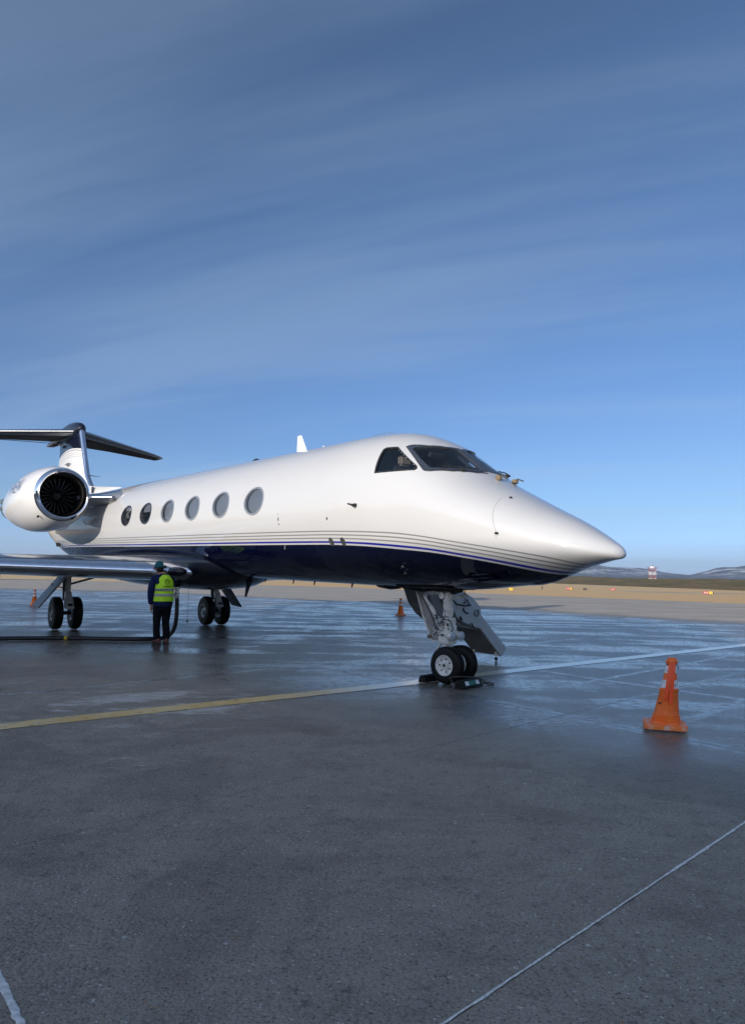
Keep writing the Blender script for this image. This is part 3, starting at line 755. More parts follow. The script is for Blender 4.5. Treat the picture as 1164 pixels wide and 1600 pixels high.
bm = bmesh.new(); bm.from_mesh(me); kill = []
for f in bm.faces:
    c_ = f.calc_center_median()
    if -11.2 < c_.x < -3.6 and 2.4 < c_.z < 3.1:
        if any(((c_.x - s_) / .342) ** 2 + ((c_.z - z_) / .242) ** 2 < 1 for s_, z_ in WINS): kill.append(f)
    elif -.85 < c_.x < .95 and c_.z > 2.8:
        th = TH(c_.x, -abs(c_.y), c_.z)
        if any(inside(H, c_.x, th) for H in holes): kill.append(f)
bmesh.ops.delete(bm, geom=kill, context='FACES')
bmesh.ops.recalc_face_normals(bm, faces=bm.faces); bm.to_mesh(me); bm.free()
fus = bpy.data.objects.new('fuselage', me); COL.objects.link(fus); fus.parent = jet

def patch(outline, off, name, mat, parent, inner=None, rings=7, mirror=False, base=0.):
    """outline of (s,t,z) points on the fuselage -> conformal panel. inner: second outline => ring only"""
    def par(P):
        q = []
        for k in range(len(P)):
            a = P[k]; b = P[(k + 1) % len(P)]
            A = (a[0], TH(*a)); B = (b[0], TH(*b)); nseg = max(1, int(math.hypot(A[0] - B[0], A[1] - B[1]) / .05))
            q += [(A[0] + (B[0] - A[0]) * i / nseg, A[1] + (B[1] - A[1]) * i / nseg) for i in range(nseg)]
        return q
    m = MB(); sg = -1 if mirror else 1
    def S3(s, th, o): p = FS(s, th, o); return (p.x, p.y * sg, p.z)
    if inner is not None:
        def res(P, N):
            L = [0]
            for k in range(len(P)): L.append(L[-1] + math.hypot(P[(k + 1) % len(P)][0] - P[k][0], P[(k + 1) % len(P)][1] - P[k][1]))
            out = []
            for i in range(N):
                d = L[-1] * i / N; k = max(j for j in range(len(P)) if L[j] <= d + 1e-9); f = (d - L[k]) / max(L[k + 1] - L[k], 1e-9)
                a = P[k]; b = P[(k + 1) % len(P)]; out.append((a[0] + (b[0] - a[0]) * f, a[1] + (b[1] - a[1]) * f))
            return out
        N = 96; A = res(par(outline), N); B = res(par(inner), N)
        m.loft([[S3(*p, -.004) for p in A], [S3(*p, off) for p in A], [S3(*p, off) for p in B], [S3(*p, -.035) for p in B]], False, False)
    else:
        P = par(outline); cs = sum(p[0] for p in P) / len(P); ct = sum(p[1] for p in P) / len(P); N = len(P)
        rg = []
        for r_ in range(rings):
            f = 1 - r_ / rings; rg.append([S3(cs + (p[0] - cs) * f, ct + (p[1] - ct) * f, off) for p in P])
        m.loft(rg, False, False); c = len(m.v); m.v.append(S3(cs, ct, off)); b0 = c - N
        m.f += [(b0 + i, b0 + (i + 1) % N, c) for i in range(N)]
    return m.build(name, mat, parent, smooth=50)

# cabin windows
M['blind'] = simple('pale window shade', (.20, .23, .28), .7, var=.1, nsc=3)
M['cabin'] = simple('dark cabin lining', (.05, .05, .055), .8, var=.2)
M['seat'] = simple('cream seat leather', (.42, .38, .32), .5, var=.1)
def ellipse_pts(s, z, a, b, n=40):
    return [PZ(s + a * math.cos(2 * math.pi * k / n), z + b * math.sin(2 * math.pi * k / n)) for k in range(n)]
# lining of the cabin: a dark inner shell behind the openings
m = MB(); rg = []
for s in np.arange(-11.6, -3.0, .8): rg.append([(float(s), 1.10 * -math.cos(q), 2.57 + 1.10 * math.sin(q)) for q in [2 * math.pi * k / 24 for k in range(24)]])
shell = MB(); 
rows = ((.16, .50, .36),)
for side in (-1, 1):
    shell.loft([[(-11.6, side * .72, 2.0), (-11.6, side * .72, 3.3)], [(-3.3, side * .72, 2.0), (-3.3, side * .72, 3.3)]], False, False, closed=False)
    shell.add([(-11.6, side * .72, 3.3), (-3.3, side * .72, 3.3), (-3.3, side * 1.0, 3.2), (-11.6, side * 1.0, 3.2), (-11.6, side * .72, 2.2), (-3.3, side * .72, 2.2), (-3.3, side * 1.12, 2.3), (-11.6, side * 1.12, 2.3)], [(0, 1, 2, 3), (4, 5, 6, 7)])
shell.build('cabin_lining', M['cabin'], jet)
for side in (False, True):
    sg = 1 if side else -1
    for k, (s, z) in enumerate(WINS):
        w = patch(ellipse_pts(s, z, .325, .228), -.016, 'cabin_window', M['cabinglass'], jet, mirror=side)
        patch(ellipse_pts(s, z, .365, .262), .006, 'window_frame', M['frame'] if k > 3 else M['framepale'], w, inner=ellipse_pts(s, z, .325, .226), mirror=side)
        drop = (0.0, .10, .02, .06, .62, .80)[k]      # how far each shade is open from below
        zt, zb = z + .30, z - .27 + .5 * drop
        MB().loft([[(s - .36, sg * 1.085, zt), (s + .36, sg * 1.085, zt)], [(s - .36, sg * 1.11, (zt + zb) / 2), (s + .36, sg * 1.11, (zt + zb) / 2)], [(s - .36, sg * 1.115, zb), (s + .36, sg * 1.115, zb)]], False, False, closed=False).build('window_shade', M['blind'], w)
        if drop > .3: MB().box((s + .12, sg * .88, z - .12), (.16, .22, .34), Euler((0, .2, 0)).to_matrix()).build('seat_back', M['seat'], w, bevel=.04)
# cockpit: glazing and what shows behind it
for side in (False, True):
    sg = 1 if side else -1
    w = patch(sideI, -.014, 'cockpit_side_window', M['cockpitglass'], jet, mirror=side)
    patch(sideW, .006, 'window_frame', M['dark'], w, inner=sideI, mirror=side)
    w = patch(wsi, -.012, 'windshield', M['cockpitglass'], jet, mirror=side, rings=9)
    patch(wso, .010, 'windshield_frame', M['wsframe'], w, inner=wsi, mirror=side)
    bl = MB()
    for k in range(12):
        f = k / 11; s = -.31 + f * .50; z = 3.345 - f * .345; t = -.655 - f * .12
        p = FS(s, TH(s, t, z), .012); p.y *= -sg * -1 if side else 1; bl.box(p, (.009, .009, .009))
    bl.build('bolt_row', M['steel'], w, kind='stuff')
    m = MB(); pts = []
    for a_ in ((.35, .62, 2.99), (.50, .42, 2.975), (.60, .20, 2.99)):
        p = FS(a_[0], TH(a_[0], -a_[1], a_[2]), .035); pts.append((p.x, -p.y if side else p.y, p.z))
    m.tube(pts, .008, 6); p0 = pts[1]; m.tube([p0, (p0[0] + .10, p0[1], p0[2] - .055)], .010, 6)
    p = FS(.56, TH(.56, -.42, 2.94), .02); m.box((p.x, -p.y if side else p.y, p.z), (.05, .04, .035))
    m.build('wiper', M['dark'], jet)
    # pilot seat, sidewall, sun visor
    st_ = MB().box((-.75, sg * .42, 2.86), (.12, .40, .62), Euler((0, -.15, 0)).to_matrix()).build('pilot_seat', M['cabin'], jet, bevel=.04)
    MB().box((-.72, sg * .42, 3.24), (.09, .22, .16)).build('headrest', M['seat'], st_, bevel=.03)
    MB().box((-.10, sg * .62, 2.93), (.50, .10, .10)).build('side_console', M['seat'], jet, bevel=.02)
    MB().tube([(.10, sg * .42, 2.80), (.06, sg * .42, 2.99), (.04, sg * .30, 3.03), (.02, sg * .29, 3.09)], .014, 8).tube([(.06, sg * .42, 2.99), (.04, sg * .54, 3.03), (.02, sg * .55, 3.09)], .014, 8).build('control_yoke', M['dark'], jet)
    MB().box((-.10, sg * .34, 3.27), (.05, .26, .07), Euler((0, .6, 0)).to_matrix()).build('sun_visor', M['cabin'], jet, bevel=.01)
M['shield'] = simple('grey green glare shield', (.16, .19, .17), .7, var=.15)
MB().loft([[(.20, -.62, 2.84), (.20, .62, 2.84), (.20, .58, 3.0), (.20, -.58, 3.0)], [(.34, -.54, 2.84), (.34, .54, 2.84), (.34, .50, 3.0), (.34, -.50, 3.0)], [(.56, -.34, 2.84), (.56, .34, 2.84), (.56, .30, 2.93), (.56, -.30, 2.93)]]).build('glare_shield', M['shield'], jet, bevel=.015)
MB().box((-1.30, 0, 2.95), (.04, 1.45, 1.0)).build('cockpit_bulkhead', M['cabin'], jet)
MB().box((-.3, 0, 2.60), (2.0, 1.5, .04)).build('cockpit_floor', M['cabin'], jet)
MB().box((.18, 0, 3.16), (.035, .05, .40), Euler((0, -.95, 0)).to_matrix()).build('centre_post', M['wsframe'], jet, bevel=.008)
MB().box((-.18, .05, 3.36), (.35, .30, .05), Euler((0, .1, 0)).to_matrix()).build('overhead_panel', M['dark'], jet)
# riveted strip below the windshield
strip = [(.26, -.79, 2.955), (.50, -.56, 2.948), (.66, -.25, 2.935), (.68, -.05, 2.935), (.66, -.05, 2.955), (.63, -.30, 2.958), (.47, -.56, 2.966), (.27, -.77, 2.975)]
patch(strip, .005, 'windshield_sill', M['wsframe'], jet)
# two tan fittings with dark vanes ahead of the windshield
for (s, t) in ((.83, -.02), (.80, .34)):
    th = TH(s, t, 2.87); p = FS(s, th, .03)
    o_ = MB().box((p.x, t, p.z), (.085, .06, .065)).build('vane_base', M['tan'], jet, bevel=.008)
    MB().box((p.x + .07, t + .03, p.z + .02), (.10, .012, .02), Euler((0, .35, .3)).to_matrix()).build('vane', M['dark'], o_)
# radome seam
m = MB(); pts = []
for k in range(30):
    th = -.15 + 1.1 * k / 29; s = 1.50 - .22 * max(math.sin(th), 0); pts.append(FS(s, th, -.0008))
m.tube(pts, .0022, 5); m.build('radome_seam', M['greystripe'], jet)
def stick(name, s, t, z, d, mat, rotf=0, off=.01):
    p = FS(s, TH(s, t, z), off); th = TH(s, t, z)
    Mx = Euler((-(th), 0, 0)).to_matrix() @ Euler((0, 0, 0)).to_matrix()
    return MB().box(p, d, Euler((0, 0, rotf)).to_matrix()).build(name, mat, jet, bevel=min(d) * .2)
stick('access_latch', 1.50, -.756, 2.085, (.085, .02, .028), M['dark'], -.3, .0)
stick('access_latch', 1.37, -.42, 2.63, (.085, .03, .02), M['dark'], -.5, .0)
stick('static_port', -3.13, -1.18, 2.40, (.022, .01, .06), M['dark'], 0, .0)
stick('static_port', -3.13, -1.18, 2.31, (.045, .01, .018), M['greystripe'], 0, .0)
stick('static_port', -3.13, -1.18, 2.485, (.05, .01, .008), M['greystripe'], 0, .0)
stick('static_port', -1.647, -1.174, 2.357, (.025, .012, .045), M['dark'], 0, .0)
stick('drain_mast', -3.09, -1.03, 1.93, (.03, .04, .07), M['steel'], 0, .02)
p = FS(-.908, TH(-.908, -1.165, 2.528), 0)
MB().tube([p, p + Vector((0, -.05, -.01))], .028, 10).tube([p + Vector((0, -.05, 0)), p + Vector((-.12, -.06, .02))], .012, 8).build('angle_vane', M['dark'], jet)
for s, t, z in ((-.24, -.77, 1.665), (-.29, -.68, 1.58)):
    p = FS(s, TH(s, t, z), .0); o_ = MB().box(p + Vector((0, -.02, -.012)), (.035, .06, .035), Euler((.5, 0, .6)).to_matrix()).build('pitot_base', M['steel'], jet, bevel=.008)
    MB().tube([p + Vector((0, -.06, -.04)), p + Vector((.11, -.075, -.03))], .008, 8).build('pitot_tube', M['dark'], o_)
M['mesh'] = simple('vent mesh', (.06, .065, .07), .6, .3)
for s in (-1.67, -1.365):
    P = []
    for k in range(20):
        q = 2 * math.pi * k / 20; zz = 2.0 + .065 * math.sin(q); c = float(fcz(s)); h = c - float(fbot(s))
        P.append((s + .062 * math.cos(q), -float(fwid(s)) * math.sqrt(1 - ((zz - c) / h) ** 2), zz))
    patch(P, .003, 'vent_grille', M['mesh'], jet, rings=2)
# roof items
MB().prism([(-4.56, 3.76), (-4.16, 3.74), (-4.40, 4.16), (-4.54, 4.16)], 1, -.014, .014).build('blade_antenna', M['white'], jet, bevel=.006) if False else None
m = MB(); m.loft([[(-4.56, 0, 3.76), (-4.36, .022, 3.76), (-4.14, 0, 3.76), (-4.36, -.022, 3.76)], [(-4.55, 0, 4.15), (-4.47, .008, 4.15), (-4.40, 0, 4.15), (-4.47, -.008, 4.15)]]); m.build('blade_antenna', M['white'], jet)
MB().box((-3.42, -.12, 3.80), (.06, .03, .03)).build('roof_light', M['white'], jet, bevel=.008)
m = MB(); m.lathe([(0, .09), (.04, .08), (.07, .03), (.075, .001)], (-6.1, -.05, 3.785), n=16); m.build('roof_beacon', M['dark'], jet, smooth=60)
m = MB()
for k in range(9): m.box((-1.75 + .07 * k, -.22, 3.792 - .004 * abs(k - 3)), (.022, .02, .012))
m.build('roof_bolt_row', M['steel'], jet, kind='stuff')
# fairing bump under the nose, drains under the belly
m = MB(); rg = []
for s, w, z, h in ((1.30, .02, 1.44, .02), (1.42, .16, 1.44, .10), (1.6, .22, 1.47, .12), (1.8, .20, 1.50, .10), (1.97, .10, 1.53, .06), (2.05, .01, 1.57, .01)):
    rg.append([(s, w * math.cos(2 * math.pi * k / 20), z + .10 + (h * .8 + .02) * math.sin(2 * math.pi * k / 20)) for k in range(20)])
m.loft(rg); m.build('chin_fairing', M['navy'], jet, smooth=60)
m = MB(); rg = []
for s, w, z, h in ((-1.15, .02, 1.36, .01), (-1.3, .10, 1.36, .07), (-1.5, .14, 1.36, .09), (-1.75, .12, 1.36, .07), (-1.95, .02, 1.36, .01)):
    rg.append([(s, w * math.cos(2 * math.pi * k / 16), z + h * math.sin(2 * math.pi * k / 16)) for k in range(16)])
m.loft(rg); m.build('belly_beacon', M['navy'], jet, smooth=60)
m = MB(); m.loft([[(-6.40, 0, 1.45), (-6.24, .03, 1.45), (-6.08, 0, 1.45), (-6.24, -.03, 1.45)], [(-6.53, 0, .92), (-6.48, .012, .92), (-6.42, 0, .92), (-6.48, -.012, .92)]]); m.build('belly_antenna', M['navy'], jet)
for s, z in ((-2.55, 1.35), (-3.75, 1.35), (-4.5, 1.35), (-5.6, 1.35)):
    m = MB(); m.loft([[(s - .03, 0, z), (s, .01, z), (s + .03, 0, z), (s, -.01, z)], [(s - .055, 0, z - .085), (s - .035, .006, z - .085), (s - .015, 0, z - .085), (s - .035, -.006, z - .085)]]); m.build('drain_mast', M['navy'], jet)

# wing-body fairing
rg = []
for s, w, zb in ((-5.9, .35, 1.36), (-6.5, .75, 1.20), (-7.2, 1.0, 1.07), (-8.2, 1.16, 1.0), (-9.5, 1.24, .985), (-11.5, 1.24, 1.0), (-13.2, 1.15, 1.06), (-14.6, .95, 1.2), (-15.8, .5, 1.36)):
    rg.append([(s, w * math.copysign(abs(math.cos(q)) ** .75, math.cos(q)), 1.62 + (1.62 - zb) * math.copysign(abs(math.sin(q)) ** .8, math.sin(q)) * (1 if math.sin(q) < 0 else .45)) for q in [2 * math.pi * k / 40 for k in range(40)]])
MB().loft(rg).build('belly_fairing', M['navy'], jet, smooth=60)

# wings
def airfoil(c, tc, n=26, crest=.56):
    """closed loop of (x from LE 0..c, z)"""
    xs = [(1 - math.cos(math.pi * k / n)) / 2 for k in range(n + 1)]
    yt = [5 * tc * (.2969 * math.sqrt(x) - .126 * x - .3516 * x * x + .2843 * x ** 3 - .1036 * x ** 4) for x in xs]
    up = [(x * c, y * c * 2 * crest + .010 * c * math.sin(math.pi * x)) for x, y in zip(xs, yt)]; lo = [(x * c, -y * c * 2 * (1 - crest)) for x, y in zip(xs, yt)]
    return up, lo
def wing_sec(a):
    """a = |t|"""
    le = -7.3 - .60 * (a - 1.2); te = np.interp(a, [0, 1.2, 4.6, 11.6], [-13.3, -13.3, -13.9, -15.5]); c = le - te
    tc = np.interp(a, [1.2, 4.6, 11.6], [.083, .092, .09]); z = 1.475 + .012 * (a - 1.2) + .004 * max(a - 4, 0) ** 1.6
    return le, c, tc, z
def make_wing(sg):
    A = [.9, 1.2, 1.6, 2, 2.6, 3.2, 4, 4.6, 5.5, 6.5, 8, 9.5, 10.8, 11.5]
    rings = []; lers = []
    for a in A:
        le, c, tc, z = wing_sec(a); up, lo = airfoil(c, tc)
        inc = R(-.3)
        def W3(x, y): return (le - x, sg * a, z + y - (.06 + x * .006))
        k0 = 4
        loop = [W3(*p) for p in up[::-1]][:len(up) - k0] + [W3(*p) for p in lo][1:-1]
        rings.append(loop)
        lers.append([W3(*p) for p in up[:k0 + 2]][::-1] + [W3(*p) for p in lo[1:2]])
    w = MB().loft(rings, True, True).build('wing', M['wing_grey'], jet, smooth=40)
    l = MB(); n = len(lers[0]); l.loft(lers, False, False, closed=False)
    l = l.build('leading_edge', M['alu'], w, smooth=60)
    # winglet
    le, c, tc, z = wing_sec(11.5); rg = []
    for f, dz, dy, cc in ((0, .05, 0, c), (.3, .2, .18, c * .8), (.6, .7, .35, c * .6), (1, 1.5, .55, c * .38)):
        up, lo = airfoil(cc, .08, 10); rg.append([(le - f * 1.5 - x, sg * (11.5 + dy - y), z + dz) for x, y in up[::-1] + lo[1:-1]])
    MB().loft(rg).build('winglet', M['white'], w, smooth=50)
    # flap track fairings, cove ribs
    for a in (3.6, 6.2, 8.4):
        le, c, tc, z = wing_sec(a); s1 = le - c
        MB().loft([[(s1 + 1.6 - q, sg * a + .05 * r_ * math.cos(b), z - .06 + .07 * r_ * math.sin(b)) for b in [2 * math.pi * k / 10 for k in range(10)]] for q, r_ in ((0, .1), (.3, .9), (.9, 1), (1.5, .6), (1.9, .05))]).build('flap_fairing', M['wing_grey'], w, smooth=60)
    m = MB()
    for k in range(20):
        a = 2.9 + .115 * k; le, c, tc, z = wing_sec(a); m.box((le - c + 1.0, sg * a, z - .175), (.30, .03, .10), Euler((0, .2, .35 * sg)).to_matrix())
    m.build('flap_cove_ribs', M['dark'], w, kind='stuff')
    for a, s in ((1.75, -9.2), (4.1, -10.2)):
        le, c, tc, z = wing_sec(a); m = MB(); m.loft([[(s - .02, sg * a, z - .17), (s, sg * a + .01, z - .17), (s + .02, sg * a, z - .17)], [(s - .05, sg * a, z - .34), (s - .04, sg * a + .008, z - .34), (s - .03, sg * a, z - .34)]]); m.build('drain_mast', M['dark'], w)
    # root fillet with landing light
    m = MB(); m.loft([[(-7.05 - q, sg * (1.16 + .1 * q * 0 + .17 * r_ * math.cos(b) + .12 * q), 1.42 + .10 * r_ * math.sin(b)) for b in [2 * math.pi * k / 18 for k in range(18)]] for q, r_ in ((0, .05), (.06, .6), (.2, .95), (.5, 1.05), (1.0, 1.0))]); m.build('root_fillet', M['navy'], w, smooth=60)
    m = MB(); m.loft([[(-7.5 - q, sg * (1.50 + .17 * r_ * math.cos(b)), 1.41 + .085 * r_ * math.sin(b)) for b in [2 * math.pi * k / 18 for k in range(18)]] for q, r_ in ((-.05, .05), (0, .6), (.08, .95), (.25, 1.0))]); m.build('landing_light', M['lens'], w, smooth=60)
    return w
make_wing(-1); make_wing(1)

# engines
def make_engine(sg):
    tx, zc, s1 = sg * 2.27, 3.32, -12.45
    def A(prof, n=56, cx=0, name='', mat=None, par=None, droop=.02):
        rings = []
        for d, r_ in prof: rings.append([(s1 - d, tx + .97 * r_ * math.cos(2 * math.pi * k / n), zc - droop * min(d, 3) + .97 * r_ * math.sin(2 * math.pi * k / n)) for k in range(n)])
        return MB().loft(rings, False, False).build(name, mat, par, smooth=50)
    nac = A([(.16, .725), (.3, .768), (.7, .842), (1.2, .893), (2.0, .905), (2.8, .86), (3.6, .77), (4.3, .66), (4.9, .56), (5.1, .53), (5.1, .49), (4.6, .50)], name='nacelle', mat=M['nacelle'], par=jet, droop=.035)
    A([(.16, .727), (.10, .708), (.05, .686), (.015, .662), (0, .643), (.01, .622), (.04, .600), (.09, .582), (.16, .566)], name='inlet_lip', mat=M['chrome'], par=nac)
    A([(.16, .566), (.22, .560), (.5, .571), (.84, .578)], name='inlet_duct', mat=M['inletliner'], par=nac)
    q = A([(.50, .0005), (.53, .03), (.60, .07), (.70, .105), (.78, .12), (.80, .12)], n=24, name='spinner', mat=M['spinner'], par=nac)
    q = A([(.82, .578), (.82, .001)], n=40, name='fan_backing', mat=M['signblk'], par=nac)
    bl0 = None; NB = 22
    for k in range(NB):
        if bl0 is None:
            m = MB(); rg = []
            for i in range(6):
                f = i / 5; r_ = .10 + f * .455; tw_ = R(25 + 38 * f); w_ = .085 + .05 * f
                cx_ = .0; rg.append([(-(.73 - w_ * math.cos(tw_) * e), (w_ * math.sin(tw_) * e) + .02 * f, r_ + h) for e, h in ((-.5, 0), (0, 0), (.5, 0))])
            for i in range(5): pass
            n0 = 3; m.loft(rg, False, False, closed=False)
            mo = m.build('fan_blade', M['fan'], nac, smooth=180, fix=False); md = mo.modifiers.new('s', 'SOLIDIFY'); md.thickness = .008
            bl0 = mo
        else: mo = copyo(bl0, nac)
        mo.location = (s1, tx, zc - .015); mo.rotation_euler = (2 * math.pi * k / NB, 0, 0)
    # nozzle and thrust reverser actuator
    A([(5.05, .50), (5.4, .46), (5.9, .41), (5.9, .385), (5.3, .42)], name='exhaust_nozzle', mat=M['exhaust'], par=nac, droop=.035)
    m = MB(); m.box((s1 - 5.3, tx + sg * .38, zc + .06), (.5, .22, .16)); m.box((s1 - 5.25, tx + sg * .42, zc - .16), (.4, .2, .12)); m.build('reverser_fitting', M['exhaust'], nac, bevel=.02)
    m = MB(); m.tube([(s1 - .35, tx + sg * .52, zc - .59), (s1 - .33, tx + sg * .54, zc - .62)], .03, 10); m.build('nacelle_vent', M['signblk'], nac)
    # lip lower dark inset
    # access panel outline
    for d0, ang in ((1.5, 2.95), (2.6, 2.85), (1.0, 4.2)):
        m = MB(); pts = []
        for a_, b_ in ((0, 0), (.28, 0), (.28, .28), (0, .28), (0, 0)):
            rr_ = float(np.interp(d0 + a_, [.7, 1.2, 2, 2.8, 3.6], [.865, .90, .905, .86, .77])) + .001; an = ang + b_
            pts.append((s1 - d0 - a_, tx + (rr_ * math.cos(an)) * (-sg * -1 if sg < 0 else -1) * (1), zc - .035 * (d0 + a_) + rr_ * math.sin(an)))
        m.tube(pts, .005, 4); m.build('panel_seam', M['greystripe'], nac)
    # registration lettering (foreshortened in the photograph)
    cu = bpy.data.curves.new('txt', 'FONT'); cu.body = 'N4EW'; cu.size = .50; cu.align_x = 'CENTER'; cu.extrude = 0; cu.space_character = 1.05; cu.resolution_u = 3
    to = bpy.data.objects.new('txt', cu); COL.objects.link(to)
    dg = bpy.context.evaluated_depsgraph_get(); tm = bpy.data.meshes.new_from_object(to.evaluated_get(dg))
    bm = bmesh.new(); bm.from_mesh(tm)
    bmesh.ops.subdivide_edges(bm, edges=[e for e in bm.edges if e.calc_length() > .12], cuts=3)
    bmesh.ops.triangulate(bm, faces=bm.faces)
    for v in bm.verts:
        x, y = v.co.x, v.co.y
        s_ = s1 - 1.75 + (x if sg < 0 else -x); d_ = s1 - s_; an = (y + .12) / .86
        rr_ = float(np.interp(d_, [.7, 1.2, 2, 2.8, 3.6, 4.3, 4.9], [.842, .893, .905, .86, .77, .66, .56])) + .006
        v.co = (s_, tx + sg * rr_ * math.cos(an), zc - .035 * min(d_, 3) + rr_ * math.sin(an))
    bmesh.ops.recalc_face_normals(bm, faces=bm.faces)
    bm.to_mesh(tm); bm.free(); tm.name = 'registration_lettering'; tm.materials.clear(); tm.materials.append(M['blueletter'])
    lo = bpy.data.objects.new('registration_lettering', tm); COL.objects.link(lo); lo.parent = nac
    bpy.data.objects.remove(to)
    # pylon
    rg = []
    for t_, le_, te_, h in ((.75, -11.75, -17.6, .30), (1.1, -12.15, -17.4, .22), (1.4, -12.55, -17.2, .17), (1.75, -13.0, -17.0, .15)):
        up, lo_ = airfoil(le_ - te_, .06, 14, .5); k_ = h / max(y for x, y in up)
        rg.append([(le_ - x, sg * t_, 3.30 + y * k_) for x, y in up[::-1] + [(x, y) for x, y in lo_[1:-1]]])
    MB().loft(rg).build('pylon', M['wing_grey'], jet, smooth=50)
    MB().tube([(-12.60, sg * 1.60, 3.30), (-12.10, sg * 1.12, 3.30)], [.05, .06], 10).build('pylon_leading_edge', M['alu'], jet, smooth=60)
make_engine(-1); make_engine(1)

# fin, bullet, stabilizer
rg = []
for z, le, te, th in ((3.60, -17.0, -22.6, .42), (4.0, -17.75, -22.5, .36), (4.5, -18.37, -22.35, .34), (5.2, -18.78, -22.25, .31), (5.8, -19.13, -22.2, .29), (6.3, -19.42, -22.2, .28), (6.42, -19.5, -22.2, .26)):
    up, lo = airfoil(le - te, th / (le - te), 18, .5); rg.append([(le - x, y, z) for x, y in up[::-1] + lo[1:-1]])
fin = MB().loft(rg).build('tail_fin', M['fin'], jet, smooth=50)
m = MB(); rg = []
for z, le in ((3.9, -17.55), (4.5, -18.335), (5.2, -18.745), (5.8, -19.095), (6.32, -19.40)):
    rg.append([(le + .03 * math.cos(a) - .09 * (1 - math.cos(a)) * .9, .088 * math.sin(a), z) for a in [-2.2 + 4.4 * k / 14 for k in range(15)]])
m.loft(rg, False, False, closed=False); m.build('fin_leading_edge', M['alu'], fin, smooth=80, fix=False)
MB().loft([[(-21.9, -.13, 3.8), (-21.88, -.14, 3.8), (-21.88, -.10, 6.1), (-21.9, -.09, 6.1)], [(-21.9, .13, 3.8), (-21.88, .14, 3.8), (-21.88, .10, 6.1), (-21.9, .09, 6.1)]]).build('rudder_hinge_line', M['greystripe'], fin) if False else None
# winged marking on the fin: flat diamond outline
m = MB(); yv = -.165
P = [(-20.85, 5.10), (-20.35, 5.135), (-19.85, 5.05), (-20.30, 5.06)]; P2 = [(-20.62, 5.07), (-20.2, 5.04), (-19.95, 5.03), (-20.35, 4.985)]
for Q in (P, P2): m.add([(x, yv - .004, z) for x, z in Q], [(0, 1, 2, 3)]); m.add([(x, -yv + .004, z) for x, z in Q], [(0, 1, 2, 3)])
m.build('fin_marking', M['greystripe'], fin)
MB().tube([(-18.35, .0, 4.52), (-18.30, .42, 4.50)], [.02, .004], 6).build('fin_probe', M['dark'], fin)
# bullet fairing
rg = []
for s, zt, zb, w in ((-19.30, 6.34, 6.30, .02), (-19.36, 6.42, 6.15, .12), (-19.55, 6.52, 6.05, .19), (-19.95, 6.60, 6.0, .23), (-20.6, 6.655, 5.98, .25), (-21.3, 6.62, 5.98, .25), (-22.0, 6.52, 6.0, .22), (-22.9, 6.40, 6.03, .17), (-23.8, 6.30, 6.10, .09), (-24.3, 6.22, 6.18, .02)):
    rg.append([(s, w * math.cos(a), (zt + zb) / 2 + (zt - zb) / 2 * math.sin(a)) for a in [2 * math.pi * k / 28 for k in range(28)]])
MB().loft(rg).build('tail_bullet', M['navy'], jet, smooth=60)
M['stab'] = simple('stabilizer dark paint', (.012, .012, .014), .6, 0, coat=0, var=.35, nsc=1.2, spec=.12)
for sg in (-1, 1):
    rg = []; lr = []
    for f in [0, .1, .3, .5, .7, .85, .93, .98, 1.0]:
        t_ = 4.55 * f; le = -19.58 - 3.52 * f; te = -22.85 - 1.45 * f
        if f > .9: le -= (f - .9) * 2.2; 
        c_ = le - te; up, lo = airfoil(c_, .085 if f < .99 else .03, 16, .5); z0 = 6.22 - .12 * f
        rg.append([(le - x, sg * t_, z0 + y) for x, y in up[::-1] + lo[1:-1]])
        lr.append([(le - x + .004, sg * t_, z0 + y * 1.03) for x, y in up[:5][::-1] + lo[1:5]])
    st = MB().loft(rg).build('horizontal_stabilizer', M['stab'], jet, smooth=50)
    MB().loft(lr, False, False, closed=False).build('leading_edge', M['frame'], st, smooth=80)
    m = MB(); m.box((-22.35 - .55, sg * 2.2, 6.07), (.02, 3.9, .02), Euler((0, 0, R(16) * sg)).to_matrix()); m.build('elevator_gap', M['signblk'], st)
m = MB(); m.box((-22.35, -.22, 5.98), (.55, .2, .05)); m.box((-22.1, .22, 5.98), (.55, .2, .05)); m.build('trim_fitting', M['dark'], fin, bevel=.01)
# dorsal fairing with intake slot
rg = []
for s, zt, w in ((-14.3, 3.78, .06), (-14.8, 3.86, .12), (-16, 3.95, .17), (-17, 4.03, .20), (-17.9, 4.12, .22), (-19, 4.2, .22), (-22, 4.2, .12)):
    rg.append([(s, w * x, 3.6 + (zt - 3.6) * z) for x, z in ((-1.5, 0), (-1.15, .4), (-.9, .8), (-.55, 1), (.55, 1), (.9, .8), (1.15, .4), (1.5, 0))])
MB().loft(rg).build('dorsal_fairing', M['white'], jet, smooth=35)
MB().box((-16.95, -.235, 3.90), (.16, .03, .20)).build('intake_slot', M['signblk'], jet)
# aft fuselage louvre
MB().box((-18.3, -.86, 2.10), (.28, .04, .13), Euler((.35, 0, .12)).to_matrix()).build('exhaust_louvre', M['signblk'], jet)

